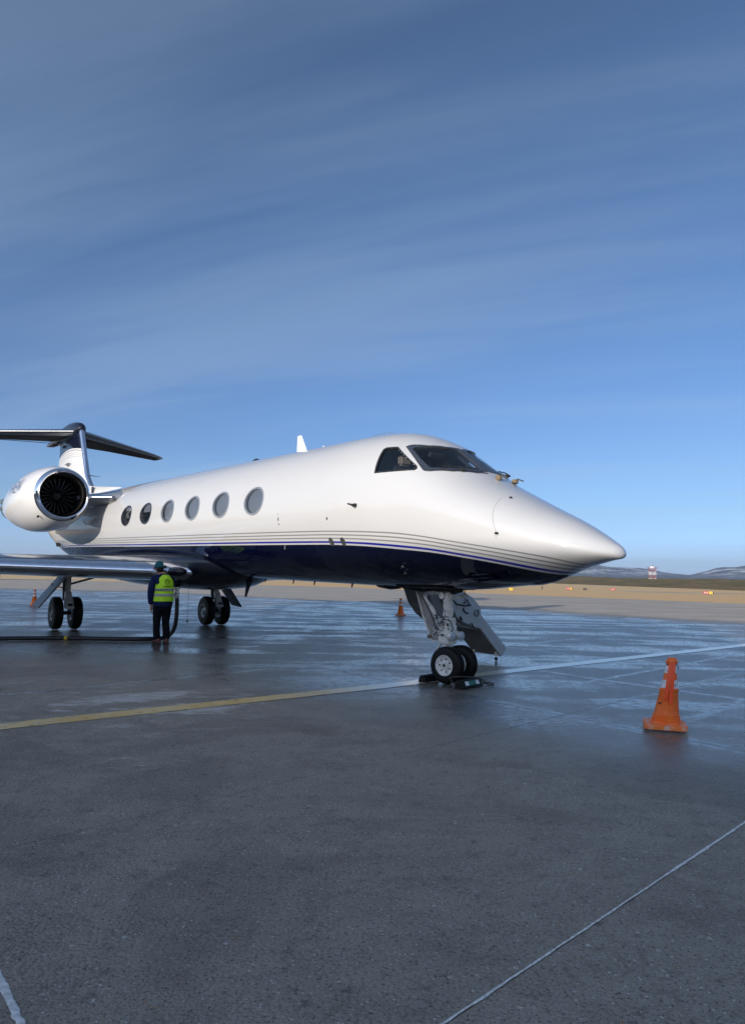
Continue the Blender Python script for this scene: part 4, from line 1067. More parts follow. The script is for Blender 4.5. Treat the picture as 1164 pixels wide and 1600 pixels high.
# ---------------------------------------------------------------- landing gear
def wheel(c, r_, w, hubr, ang, name, tyre_m, rim_m, holes, parent, face=(1, 1)):
    o = Vector(c); ax = (-math.sin(ang), math.cos(ang), 0)
    prof = [(-w * .5, hubr), (-w * .5, hubr * 1.06), (-w * .47, r_ * .80), (-w * .42, r_ * .93), (-w * .28, r_ * .99)]
    for g_ in (-.16, 0, .16): prof += [(w * g_ - .012, r_), (w * g_ - .010, r_ - .008), (w * g_ + .010, r_ - .008), (w * g_ + .012, r_)]
    prof += [(w * .28, r_ * .99), (w * .42, r_ * .93), (w * .47, r_ * .80), (w * .5, hubr * 1.06), (w * .5, hubr)]
    wl = MB().lathe(prof, o, ax, 48).build(name, M[tyre_m], parent, smooth=45)
    for sd in (-1, 1):
        h = w * .5 * sd
        pr = [(h * .99, hubr), (h * 1.03, hubr * .99), (h * 1.03, hubr * .93), (h * .80, hubr * .84), (h * .62, hubr * .55), (h * .75, hubr * .32), (h * .95, hubr * .28), (h * .98, hubr * .16), (h * .7, .001)]
        hb = MB().lathe(pr, o, ax, 40).build('rim', M[rim_m], wl, smooth=35)
        m = MB(); m.lathe([(h * .985, hubr * .155), (h * .99, .001)], o, ax, 16); A_ = Vector(ax); X_ = A_.orthogonal().normalized(); Y_ = A_.cross(X_)
        for k in range(holes):
            q = 2 * math.pi * k / holes + .3; pp = o + A_ * (h * (.655 if holes > 7 else .66)) + (X_ * math.cos(q) + Y_ * math.sin(q)) * hubr * .62
            rh = hubr * (.13 if holes > 7 else .075); m.lathe([(-.004 * sd, rh), (.014 * sd, rh * .95), (.0145 * sd, .001)], pp, ax, 10)
        m.build('hub_cap', M['dark'], wl)
    return wl
st_ang = R(12)
for sd in (-1, 1):
    cx_, cy_ = -math.sin(st_ang) * sd * .17, math.cos(st_ang) * sd * .17
    wheel((cx_ + .0, cy_, .262), .262, .165, .148, st_ang, 'nose_wheel', 'tyre', 'gearwhite', 7, jet)
m = MB().tube([(-math.sin(st_ang) * -.15, -.15, .262), (-math.sin(st_ang) * .15, .15, .262)], .035, 12); m.build('nose_axle', M['gearwhite'], jet)
G = M['gearwhite']; M['doorin'] = simple('gear door inner paint', (.30, .295, .29), .45, var=.15, nsc=8)
m = MB(); m.tube([(-.165, 0, 1.42), (-.155, 0, 1.22), (-.15, 0, .95)], [.07, .075, .06], 16); m.tube([(-.175, -.02, 1.30), (-.16, -.02, 1.0), (-.20, 0, .98)], [.05, .035, .03], 10); m.tube([(-.12, 0, 1.15), (-.12, .03, 1.0), (-.14, 0, .93)], [.03, .045, .05], 10)
m.lathe([(0, .075), (.06, .075)], (-.15, 0, .94), (0, 0, 1), 16, (True, True)); m.build('nose_gear_strut', G, jet, smooth=50)
MB().tube([(-.15, 0, .60), (-.12, 0, .44), (-.06, 0, .34), (0, 0, .27)], [.040, .040, .05, .045], 14).build('shock_piston', M['steel'], jet, smooth=50)
MB().lathe([(0, .062), (.055, .07), (.075, .05)], (-.14, 0, .50), (0, 0, 1), 18, (True, True)).build('piston_collar', G, jet, smooth=40)
MB().tube([(-.04, -.06, 1.235), (-.0, .10, 1.22), (.02, .20, 1.25)], .03, 10).build('trunnion_arm', G, jet)
MB().lathe([(-.11, .052), (-.11, .05), (.11, .05), (.11, .052)], (-.18, 0, 1.24), (0, 1, 0), 16, (True, True)).build('trunnion', G, jet, smooth=40)
m = MB(); m.tube([(-.64, -.03, 1.33), (-.21, -.03, 1.255)], .034, 12); m.tube([(-.60, .10, 1.33), (-.21, .05, 1.255)], .026, 10); m.box((-.44, -.03, 1.27), (.10, .09, .05)); m.build('upper_drag_brace', G, jet, bevel=.0)
m = MB(); m.tube([(-.66, 0, 1.19), (-.50, 0, 1.04)], .022, 12); m.tube([(-.52, 0, 1.055), (-.38, 0, .90), (-.22, 0, .84)], [.032, .032, .02], 12); m.tube([(-.70, .05, 1.30), (-.66, .0, 1.19)], .03, 10); m.build('lower_drag_brace', G, jet)
m = MB(); m.tube([(-.71, -.03, 1.22), (-.52, -.035, 1.0), (-.40, -.04, .83), (-.36, -.05, .70), (-.22, -.06, .62)], .009, 6); m.tube([(-.13, -.07, .90), (-.02, -.07, .88), (.03, -.06, .78), (.0, -.07, .68), (-.05, -.08, .66)], .007, 6)
m.tube([(-.30, -.07, .72), (-.20, -.09, .70), (-.13, -.10, .685)], .007, 6); m.tube([(-.22, -.08, .67), (-.20, -.09, .735), (-.14, -.09, .73), (-.12, -.09, .68), (-.19, -.09, .655)], .006, 6)
m.tube([(-.36, -.03, .95), (-.33, -.05, .86), (-.28, -.06, .80), (-.33, -.06, .74)], .012, 6); m.tube([(-.34, -.06, .98), (-.28, -.08, .90), (-.30, -.06, .82)], .007, 6)
m.build('hydraulic_hoses', M['black'], jet)
m = MB()
m.box((-.11, 0, .865), (.13, .15, .11)); m.box((-.13, -.01, .775), (.20, .18, .085)); m.box((-.13, -.01, .70), (.27, .19, .075)); m.box((-.15, 0, .60), (.22, .18, .12)); m.box((-.26, -.03, .78), (.07, .10, .10)); m.box((-.30, -.03, .86), (.09, .08, .08)); m.box((-.05, -.09, .80), (.05, .04, .09)); m.box((-.06, 0, .66), (.14, .13, .05))
m.build('steering_block', G, jet, bevel=.012)
m = MB(); rr = random.Random(3)
for k in range(26):
    a_ = Vector((rr.uniform(-.34, -.02), rr.uniform(-.13, -.085), rr.uniform(.66, .94))); m.lathe([(0, .012), (.014, .012), (.015, .001)], a_, (rr.uniform(-.3, .6), -1, rr.uniform(-.2, .2)), 7)
m.build('bolt_heads', M['dark'], jet, kind='stuff')
m = MB()
for k in range(12):
    a_ = Vector((rr.uniform(-.36, -.06), -.09, rr.uniform(.68, .95))); b_ = a_ + Vector((rr.uniform(-.09, .09), rr.uniform(-.03, 0), rr.uniform(-.08, .08))); c_ = b_ + Vector((rr.uniform(-.07, .07), .01, rr.uniform(-.08, .04))); m.tube([a_, (a_ + b_) / 2 + Vector((0, -.025, .01)), b_, c_], .006, 6)
m.build('pipe_bundle', M['steel'], jet, smooth=60)
MB().tube([(-.25, -.06, .80), (-.45, -.05, .625)], .008, 8).build('link_rod', G, jet)
MB().lathe([(0, .03), (.04, .03), (.05, .02)], (-.45, -.07, .62), (0.2, -1, .1), 12, (True, True)).build('rod_end', M['tan'], jet)
m = MB(); m.tube([(-.21, -.06, .55), (-.32, -.05, .44), (-.20, 0, .33)], [.02, .022, .02], 8); m.tube([(-.21, .06, .55), (-.32, .05, .44), (-.20, 0, .33)], [.02, .022, .02], 8); m.tube([(-.20, 0, .33), (-.02, 0, .28)], .03, 8); m.build('torque_link', G, jet)
for t_ in (-.085, .085):
    cx_ = .03
    hl = MB().lathe([(-.10, .035), (-.05, .055), (0, .062), (.025, .064), (.03, .058)], (cx_, t_, .665), (1, 0, 0), 24, (True, False)).build('taxi_light', G, jet, smooth=40)
    MB().lathe([(.024, .057), (.030, .03), (.032, .001)], (cx_, t_, .665), (1, 0, 0), 24).build('lens', M['lens'], hl, smooth=60)
MB().tube([(-.02, .0, .70), (-.02, 0, .76)], .018, 10).build('light_bracket', G, jet)
# nose gear doors
gd = MB(); gd.prism([(-1.06, 1.36), (-1.03, 1.264), (-.87, .90), (-.66, .54), (-.61, .525), (-.42, .53), (-.55, .86), (-.90, 1.33)], 1, .15, .165).build('nose_gear_door', M['doorin'], jet, bevel=.003)
m = MB(); m.tube([(-1.05, .14, 1.33), (-1.02, .14, 1.262), (-.86, .14, .90), (-.655, .14, .545), (-.60, .14, .53), (-.42, .14, .54)], .018, 8); m.build('door_rim', G, jet)
# wheel well lip around the strut top
M['well'] = simple('wheel well liner', (.05, .05, .05), .6, var=.4)
m = MB(); m.box((-.45, 0, 1.345), (1.25, .50, .03)); m.build('wheel_well', M['well'], jet, bevel=.01)
m = MB()
for y_ in (-.26, .26): m.tube([(-1.05, y_, 1.34), (-.4, y_ * 1.02, 1.332), (.2, y_, 1.35)], .012, 6)
m.tube([(-.95, -.2, 1.33), (-.6, -.1, 1.29), (-.3, -.15, 1.32), (0, -.05, 1.31)], .02, 6); m.tube([(-.2, .0, 1.33), (-.05, .02, 1.30), (.08, .05, 1.34)], .045, 8); m.build('well_fittings', M['dark'], jet)

# main gear
def main_gear(sg):
    t0 = sg * 2.085; sx = -12.4
    for dt in (-.24, .24): wheel((sx, t0 + dt, .232), .418, .235, .20, 0, 'main_wheel', 'tyre', 'frame', 9, jet)
    MB().tube([(sx, t0 - .2, .232), (sx, t0 + .2, .232)], .05, 12).build('axle', M['dark'], jet)
    m = MB(); m.tube([(sx - .15, t0, 1.35), (sx - .12, t0, .95), (sx - .08, t0, .55)], [.085, .08, .07], 16); m.build('main_strut', M['stairdark'], jet, smooth=50)
    m = MB(); m.tube([(sx + .10, t0, 1.35), (sx + .12, t0, .80)], [.075, .07], 14)
    for z_ in (1.0, .9, .78): m.lathe([(-.01, .078), (.01, .078)], (sx + .115, t0, z_), (0, 0, 1), 16, (True, True))
    m.build('shock_strut', G, jet, smooth=50)
    m = MB(); m.loft([[(sx + .06, t0 - .07, .80), (sx + .19, t0 - .07, .80), (sx + .19, t0 + .07, .80), (sx + .06, t0 + .07, .80)], [(sx + .18, t0 - .10, .52), (sx + .32, t0 - .10, .52), (sx + .32, t0 + .10, .52), (sx + .18, t0 + .10, .52)], [(sx + .28, t0 - .115, .36), (sx + .40, t0 - .115, .36), (sx + .40, t0 + .115, .36), (sx + .28, t0 + .115, .36)]]); m.build('trailing_link', G, jet, bevel=.015)
    MB().box((sx + .405, t0, .46), (.02, .12, .06), Euler((0, -.4, 0)).to_matrix()).build('link_fitting', M['dark'], jet)
    MB().tube([(sx - .05, t0, .95), (sx + .15, t0 + .85 * -sg, 1.22)], .028, 10).build('side_brace', M['stairdark'], jet)
    MB().tube([(sx + .05, t0 + .05 * sg, .85), (sx - .15, t0 + .36 * sg, .98)], .014, 8).build('door_link', M['dark'], jet)
    # door, tilted outboard
    a, b = t0 + sg * .02, t0 + sg * .72
    m = MB(); lo_s, hi_s = sx - .34, sx + .34
    q = [(a + sg * .02, 1.24), (b, .40 if sg < 0 else .36)]
    off = .03
    m.loft([[(lo_s, q[0][0], q[0][1]), (hi_s, q[0][0], q[0][1]), (hi_s, q[0][0] + sg * off, q[0][1] + off), (lo_s, q[0][0] + sg * off, q[0][1] + off)],
            [(lo_s + .02, q[1][0], q[1][1]), (hi_s - .04, q[1][0], q[1][1] - .03), (hi_s - .04, q[1][0] + sg * off, q[1][1] + off - .03), (lo_s + .02, q[1][0] + sg * off, q[1][1] + off)]])
    m.build('main_gear_door', M['doorgrey'] if sg < 0 else M['navy'], jet, bevel=.004)
main_gear(-1); main_gear(1)

# ---------------------------------------------------------------- airstair door on the far side
prof = [(.88, 1.40), (.93, 1.24), (1.02, 1.04), (1.20, .83), (1.42, .69), (1.72, .605), (2.10, .56), (2.30, .42), (2.66, .07), (2.80, .19), (2.45, .50), (2.20, .74), (2.12, .84), (2.12, .95), (1.93, 1.12), (1.68, 1.24), (1.30, 1.42)]
sd = MB().prism(prof, 0, -2.30, -1.66).build('airstair_door', M['stairdark'], jet, bevel=.006)
prof2 = [(1.16, 1.32), (1.24, 1.10), (1.40, .90), (1.60, .75), (1.86, .645), (2.13, .58), (2.68, .055), (2.82, .20), (2.28, .69), (2.14, .83), (2.14, .95), (1.93, 1.13), (1.68, 1.245), (1.45, 1.30)]
side = MB().prism(prof2, 0, -1.64, -1.585).build('airstair_side_plate', M['doorgrey'], jet, bevel=.006)
m = MB(); X0 = -1.578
def arc(c, r_, a0, a1, w=.007, n=20): m.tube([(X0, c[0] + r_ * math.cos(a0 + (a1 - a0) * k / n), c[1] + r_ * math.sin(a0 + (a1 - a0) * k / n)) for k in range(n + 1)], w, 5)
arc((2.02, .855), .055, 0, 2 * math.pi); arc((1.78, .95), .30, 3.3, 5.1, .006); arc((1.80, .97), .11, 3.3, 4.9, .014); arc((1.75, 1.0), .40, 3.5, 4.7, .005)
m.tube([(X0, 1.99, .82), (X0, 2.05, .88)], .004, 4); m.build('plate_marks', M['signblk'], side)
m = MB(); m.tube([(X0 - .02, 1.40, 1.14), (X0 + .02, 1.52, 1.02), (X0 + .03, 1.70, .99), (X0 + .02, 1.86, 1.0)], .014, 8); m.tube([(X0 + .03, 1.68, 1.03), (X0 + .04, 1.74, 1.10), (X0 + .03, 1.80, 1.03), (X0 + .03, 1.78, .99)], .012, 8); m.tube([(X0, 1.73, 1.10), (X0, 1.72, 1.42)], .009, 6); m.tube([(X0, 1.9, .68), (X0 + .01, 1.96, .60)], .01, 6); m.tube([(X0, 1.62, .80), (X0, 1.66, .74)], .02, 6)
m.build('latch_mechanism', M['dark'], side)
m = MB(); m.lathe([(0, .02), (.02, .018), (.022, .001)], (X0, 1.86, 1.0), (1, 0, 0), 12); m.build('latch_knob', M['steel'], side)
m = MB(); rr = random.Random(5)
for k in range(14):
    f = (k % 7) / 6; e = .035 if k < 7 else -.035
    m.lathe([(0, .008), (.004, .008)], (X0 - .006, 2.26 + .45 * f + e, .56 - .40 * f + e + .08), (1, 0, 0), 6, (False, True))
m.build('rivets', M['stairdark'], side, kind='stuff')
for k in range(4):   # treads on the hidden upper side
    f = k / 3.; MB().box((-1.97, 1.75 + .75 * f, 1.08 - .72 * f), (.60, .22, .03)).build('step', M['dark'], jet)
for s_ in (-2.22, -1.66):
    MB().box((s_, 2.62, .13), (.05, .045, .14)).build('stair_foot', G, jet, bevel=.006)
    MB().lathe([(-.012, .032), (.012, .032)], (s_, 2.62, .010), (1, 0, 0), 14, (True, True)).build('stair_foot_wheel', M['tyre'], jet)

# ================================================================== SMALL THINGS
def L2W(s, t, z=0):
    p = jet_mat @ Vector((s, t, z)); return p
jet_mat = Matrix.Translation((NX, NY, 0)) @ JR.to_matrix().to_4x4()
# chocks
def chock(s, t, ang, ln, label, band):
    a = L2W(s, t); o = empty('wheel_chock', (a.x, a.y, .004), (0, 0, JR.z + ang)); setp(o, label, 'wheel chock', 'rubber chocks at the nose wheels')
    hs = .85 if band else .72
    m = MB(); rg = []
    sec = [(-.085, 0), (-.09, .03), (-.055, .115), (-.03, .135), (.03, .135), (.055, .115), (.09, .03), (.085, 0)]
    for k, f in enumerate((0, .03, .97, 1)):
        sc_ = .88 if k in (0, 3) else 1; rg.append([(x * sc_ * hs, -ln / 2 + ln * f, z * sc_ * hs + .002) for x, z in sec])
    m.loft(rg); b = m.build('chock_body', M['tyre'], o, smooth=35)
    if band:
        for y0, y1, mt in ((-ln * .30, -ln * .14, 'signwht'), (-ln * .14, ln * .2, 'greenband'), (ln * .2, ln * .36, 'signwht')):
            MB().loft([[(-.073, y0, .044), (-.051, y0, .095), (-.055, y0, .098), (-.077, y0, .047)], [(-.073, y1, .044), (-.051, y1, .095), (-.055, y1, .098), (-.077, y1, .047)]]).build('label_band', M[mt], b) 
    return o
M['greenband'] = simple('green label', (.01, .16, .09), .4)
M['rope'] = simple('dark rope', (.05, .045, .04), .8, var=.4, nsc=60, bump=.4)
c1 = chock(-.27, -.24, st_ang, .34, 'black rubber chock behind the nose wheel, the left one of the pair', False)
c2 = chock(.47, -.16, st_ang, .50, 'black rubber chock with green and white label band in front of the nose wheels', True)
c2.rotation_euler.z += math.pi
m = MB(); pts = [(.10, .20, .05), (.16, .23, .12), (.10, .20, .15), (-.04, .05, .15), (-.12, -.10, .12), (-.17, -.24, .03), (-.16, -.38, .02), (-.05, -.42, .03), (.02, -.34, .02), (.0, -.24, .06)]
sm = []
for i in range(len(pts) - 1):
    for k in range(5):
        P0, P1, P2, P3 = [Vector(pts[min(max(i + d, 0), len(pts) - 1)]) for d in (-1, 0, 1, 2)]; u = k / 5
        sm.append(.5 * ((2 * P1) + (P2 - P0) * u + (2 * P0 - 5 * P1 + 4 * P2 - P3) * u * u + (3 * P1 - P0 - 3 * P2 + P3) * u ** 3))
rope_pts = [(-p.x, -p.y, p.z) for p in sm]
rp_ = MB().tube([(-q[0] * 1, q[1] * -1, q[2]) for q in rope_pts], .010, 8).build('rope_loop', M['rope'], c2, smooth=60)

# cones
def cone_mats():
    t = NT('cone orange plastic')
    nz = t.noise(9., 6, .65)
    c = t.mix(t.rng(nz, .35, .7), (1.0, .165, .018), (1.0, .225, .035))
    c = t.mix(t.rng(t.noise(22., 6, .7), .60, .74, 0, .45), c, (.50, .20, .11))
    M['cone'] = t.set(col=c, rough=.42)
    t = NT('cone base worn orange'); c = t.mix(t.rng(t.noise(16., 7, .7), .48, .62), (1.0, .24, .035), (.80, .50, .38)); M['conebase'] = t.set(col=c, rough=.55)
    M['reflect'] = simple('reflective white sleeve', (.80, .80, .78), .4, var=.25, nsc=25)
    t = NT('fluorescent tape'); M['tape'] = t.set(col=(1.0, .10, .015), rough=.4); t.b.inputs['Emission Strength'].default_value = 0
    M['conedark'] = simple('scuffed black print', (.03, .04, .04), .6)
cone_mats()
def cone(loc, h, label, detail, tilt=0, rot=0):
    o = empty('traffic_cone', loc, (0, 0, rot)); setp(o, label, 'traffic cone', 'orange cones round the aircraft')
    k = h / .71
    # base slab, clipped corners
    B = .205 * k; cc = .035 * k
    P = [(-B + cc, -B), (B - cc, -B), (B, -B + cc), (B, B - cc), (B - cc, B), (-B + cc, B), (-B, B - cc), (-B, -B + cc)]
    MB().prism(P, 2, .012 * k, .058 * k).build('cone_base', M['conebase'], o, bevel=.006 * k)
    def fr(prof, name, mat): 
        rings = []
        for z, r_ in prof: rings.append([(r_ * k * math.cos(a) + tilt * (z * k), r_ * k * math.sin(a), z * k) for a in [2 * math.pi * j / 40 for j in range(40)]])
        return MB().loft(rings, False, True).build(name, mat, o, smooth=40)
    fr([(.05, .150), (.075, .147), (.080, .140), (.098, .143), (.103, .135), (.120, .137), (.125, .128), (.140, .130), (.146, .122), (.37, .088), (.385, .095), (.398, .094), (.402, .082), (.655, .046)], 'cone_body', M['cone'])
    fr([(.410, .0835), (.490, .0725)], 'reflective_band', M['reflect']); fr([(.560, .0625), (.630, .053)], 'reflective_band', M['reflect'])
    fr([(.640, .046), (.652, .052), (.672, .060), (.700, .045), (.712, .035), (.712, .03)], 'cone_cap', M['cone'])
    if detail:
        tp = MB()
        for (a0, x0, x1, z1) in ((0, -.012, -.034, .300), (1, .014, .018, .262)):
            w = .019
            rg = [[(x + w * e + tilt * z, -(.050 + (.66 - z) * .16 + bu), z) for e in (-1, 1)] for x, z, bu in [(x0 + (x1 - x0) * f, .668 - (.668 - z1) * f, .012 + .012 * math.sin(3 * f + a0)) for f in [i / 8 for i in range(9)]]]
            rg2 = [[(p[0], p[1] - .003, p[2]) for p in r_] for r_ in rg]
            rings = [r_ + r2[::-1] for r_, r2 in zip(rg, rg2)]; tp = MB().loft(rings); tp.build('tape_tail', M['tape'], o)
        m = MB(); m.lathe([(0, .047), (.012, .050), (.024, .047)], (tilt * .645, 0, .632), (0, 0, 1), 24); m.tube([(.052 + tilt * .64, -.03, .655), (.066 + tilt * .63, -.03, .63), (.060 + tilt * .6, -.03, .605)], .004, 6); m.build('tie_cord', M['conedark'], o)
        # letters on the sleeve, scuffs
        cu = bpy.data.curves.new('txt', 'FONT'); cu.body = 'FA'; cu.size = .034; cu.extrude = .0006; cu.align_x = 'CENTER'
        to = bpy.data.objects.new('txt', cu); COL.objects.link(to); dg = bpy.context.evaluated_depsgraph_get(); tm = bpy.data.meshes.new_from_object(to.evaluated_get(dg)); bpy.data.objects.remove(to)
        for (zz, an) in ((.585, -2.25), (.43, -.95)):
            me_ = tm.copy(); me_.name = 'sleeve_lettering'; me_.materials.clear(); me_.materials.append(M['conedark'])
            for v in me_.vertices:
                z_ = zz + v.co.y; r_ = .0855 - (z_ - .40) * .145 + .0015; a_ = an + v.co.x / r_; v.co = (r_ * math.cos(a_) + tilt * z_, r_ * math.sin(a_), z_)
            lo = bpy.data.objects.new('sleeve_lettering', me_); COL.objects.link(lo); lo.parent = o
        MB().box((-.050, -.083, .262), (.022, .008, .016)).build('scuff', M['conedark'], o)
    return o
cone((3.03, 7.79, .004), .715, 'large worn orange cone with two fluorescent tape tails, standing on wet concrete at the right', True, tilt=.115, rot=-.30)
cone((-14.3, 31.9, .0), .70, 'orange cone with white bands far left, beyond the wing beside the main wheels', False, rot=.4)
cone((1.15, 29.0, .0), .66, 'orange cone with white bands in the distance, seen left of the nose gear door', False, rot=.2)

# fuel hose
def catmull(P, n=8):
    out = []
    P = [Vector(p) for p in P]
    for i in range(len(P) - 1):
        for k in range(n):
            a, b, c, d = P[max(i - 1, 0)], P[i], P[i + 1], P[min(i + 2, len(P) - 1)]; u = k / n
            out.append(.5 * ((2 * b) + (c - a) * u + (2 * a - 5 * b + 4 * c - d) * u * u + (3 * b - a - 3 * c + d) * u ** 3))
    return out + [P[-1]]
fh = empty('fuel_hose', (-4.33, 16.75, 0)); setp(fh, 'thick black fuel hose running along the ground and up to the wing root', 'hose')
def rel(P): return [(p[0] + 4.33, p[1] - 16.75, p[2]) for p in P]
hose = catmull(rel([(-4.33, 16.72, 1.02), (-4.32, 16.73, .78), (-4.335, 16.75, .45), (-4.40, 16.78, .22), (-4.53, 16.75, .085), (-4.72, 16.62, .05), (-5.1, 16.42, .05), (-5.9, 16.38, .05), (-6.71, 16.36, .05), (-7.85, 16.02, .05), (-9.4, 15.2, .05), (-11.5, 13.2, .05), (-14, 10.5, .05)]))
MB().tube(hose, .046, 14).build('hose', M['black'], fh, smooth=60)
MB().lathe([(0, .05), (.05, .06), (.10, .06), (.11, .05), (.20, .052), (.21, .062), (.25, .062), (.26, .05)], rel([(-4.33, 16.72, .94)])[0], (0, 0, 1), 20, (True, True)).build('coupling', M['steel'], fh, smooth=35)
MB().tube(rel([(-4.33, 16.72, 1.19), (-4.30, 16.80, 1.30), (-4.25, 16.95, 1.36)]), [.045, .06, .05], 12).build('nozzle', M['dark'], fh, smooth=50)
for x_ in (-6.79, -6.61):
    MB().lathe([(-.03, .049), (-.03, .0495), (.03, .0495), (.03, .049)], rel([(x_, 16.365 + (x_ + 6.71) * .09, .05)])[0], (1, .09, 0), 18).build('hose_band', M['signyel'], fh)
M['cable'] = M['dark']
gw = empty('grounding_cable', (-4.12, 16.9, 0)); setp(gw, 'thin hanging grounding cable with small weight, right of the fuel hose', 'cable')
MB().tube([(0, 0, 1.35), (.005, 0, .9), (0, 0, .42)], .004, 5).build('wire', M['dark'], gw); MB().lathe([(-.03, .005), (-.02, .022), (.02, .022), (.03, .005)], (0, 0, .42), (0, 0, 1), 10).build('clamp', M['dark'], gw)

# ---------------------------------------------------------------- worker
M['vest'] = (lambda t: t.set(col=t.mix(t.rng(t.noise(7., 5, .6), .35, .7), (.48, .85, .02), (.62, 1.0, .04)), rough=.75, norm=t.bump(t.noise(9., 4, .6), .5, .03)))(NT('high visibility fabric'))
M['band'] = simple('silver reflective band', (.30, .31, .33), .4, var=.2, nsc=14)
M['jacket'] = (lambda t: t.set(col=t.mix(t.noise(6., 4, .6), (.005, .009, .04), (.012, .022, .09)), rough=.7, spec=.12, norm=t.bump(t.noise(7., 5, .6), .7, .04)))(NT('navy padded jacket'))
M['trouser'] = (lambda t: t.set(col=t.mix(t.noise(6., 4, .6), (.004, .004, .006), (.009, .009, .012)), rough=.8, spec=.1, norm=t.bump(t.noise(8., 5, .6), .7, .03)))(NT('black trousers'))
M['skin'] = simple('skin', (.42, .24, .17), .55, var=.1)
M['beanie'] = (lambda t: t.set(col=t.mix(t.noise(40., 4, .6), (.004, .07, .085), (.008, .12, .14)), rough=.9, norm=t.bump(t.ma('SINE', t.ma('MULTIPLY', t.n('ShaderNodeSeparateXYZ').outputs[2], 300.)), .3, .01)))(NT('teal knit'))
M['boot'] = simple('brown boot leather', (.11, .035, .025), .6, var=.3, nsc=20); M['sole'] = simple('boot sole', (.03, .03, .03), .8)
M['hair'] = simple('dark hair', (.015, .011, .009), .7, var=.3)
pw = empty('person', (-4.36, 15.72, 0.004), (0, 0, R(30))); setp(pw, 'person in lime yellow safety vest, teal beanie and navy jacket fuelling at the wing root', 'person')
# local: +y away from the camera (the way the person faces), x right
def skin_mesh(name, J, edges, mat, parent, sub=2):
    me = bpy.data.meshes.new(name); me.from_pydata([j[0] for j in J], edges, [])
    o = bpy.data.objects.new(name, me); COL.objects.link(o); o.parent = parent
    sk = o.modifiers.new('skin', 'SKIN'); sk.use_smooth_shade = True
    for v, j in zip(me.skin_vertices[0].data, J):
        r_ = j[1]; v.radius = r_ if hasattr(r_, '__len__') else (r_, r_); v.use_root = False
    me.skin_vertices[0].data[0].use_root = True
    sb = o.modifiers.new('sub', 'SUBSURF'); sb.levels = sub; sb.render_levels = sub
    me.materials.append(mat); return o
# body: continuous figure with head, neck, torso, arms, hands, legs (skin shows at face and hands)
HJ = [((0, .0, .93), .09), ((0, .0, 1.10), .09), ((-.01, .0, 1.28), .10), ((-.03, .02, 1.42), .09), ((-.055, .03, 1.50), .055), ((-.085, .055, 1.585), .085), ((-.10, .07, 1.655), .07),
      ((-.20, .0, 1.37), .06), ((-.245, -.02, 1.12), .048), ((-.225, .05, .88), .036), ((-.215, .075, .80), .028), ((-.21, .085, .755), .038), ((-.205, .095, .70), .024),
      ((.18, .02, 1.36), .06), ((.25, .20, 1.24), .047), ((.27, .42, 1.30), .036), ((.27, .50, 1.33), .034), ((.27, .56, 1.34), .022),
      ((-.09, .0, .80), .07), ((-.10, .02, .47), .055), ((-.085, .0, .12), .045), ((.09, .0, .80), .07), ((.085, .02, .47), .055), ((.10, -.01, .12), .045)]
HE = [(0, 1), (1, 2), (2, 3), (3, 4), (4, 5), (5, 6), (3, 7), (7, 8), (8, 9), (9, 10), (10, 11), (11, 12), (3, 13), (13, 14), (14, 15), (15, 16), (16, 17), (0, 18), (18, 19), (19, 20), (0, 21), (21, 22), (22, 23)]
body = skin_mesh('body', HJ, HE, M['skin'], pw)
# fingers and thumb of both hands
for hx, hy, hz, dx, dy, dz in ((-.208, .09, .715, 0, .12, -1), (.27, .56, 1.34, 0, 1, .1)):
    m = MB(); D_ = Vector((dx, dy, dz)).normalized(); S_ = Vector((0, 1, 0)) if abs(dz) > .5 else Vector((1, 0, 0)); C_ = Vector((1, 0, 0)) if abs(dz) > .5 else Vector((0, 0, -1))
    for k, ln in enumerate((.062, .072, .068, .052)):
        b_ = Vector((hx, hy, hz)) + S_ * (k - 1.5) * .019; m.tube([b_, b_ + D_ * ln * .5 + C_ * .005, b_ + D_ * ln * .85 + C_ * .022, b_ + D_ * ln * .9 + C_ * .038], [.0095, .0088, .008, .006], 7)
    b_ = Vector((hx, hy, hz)) + S_ * .030 - D_ * .035; m.tube([b_, b_ + S_ * .02 + D_ * .03, b_ + S_ * .025 + D_ * .055 + C_ * .01], [.011, .010, .008], 7)
    m.build('fingers', M['skin'], body, smooth=60)
# face
fc = Vector((-.115, .075, 1.60))
m = MB(); m.loft([[(fc.x + x * .017 - .0, fc.y + .075 + y, fc.z - .01 + z) for x, y in ((-1, 0), (0, w), (1, 0))] for z, w in ((.03, .008), (.0, .022), (-.015, .03), (-.022, .01))]); m.build('nose', M['skin'], body)
m = MB()
for e in (-.03, .03): m.lathe([(0, .009), (.004, .006), (.006, .001)], (fc.x + e, fc.y + .078, fc.z + .015), (0, 1, 0), 8)
m.box((fc.x, fc.y + .078, fc.z - .05), (.04, .008, .008)); m.build('eyes_and_mouth', M['hair'], body)
m = MB()
for e in (-.088, .088): m.lathe([(-.012, .012), (-.006, .026), (.006, .026), (.012, .012)], (fc.x + e, fc.y - .02, fc.z), (1, 0, 0), 10)
m.build('ears', M['skin'], body, smooth=60)
m = MB(); m.loft([[(-.075 + .074 * k_ * math.cos(a), .035 + .078 * k_ * math.sin(a), z) for a in [2 * math.pi * j / 18 for j in range(18)]] for z, k_ in ((1.515, .72), (1.55, 1.0), (1.62, 1.08))]); m.build('hair', M['hair'], body, smooth=60)
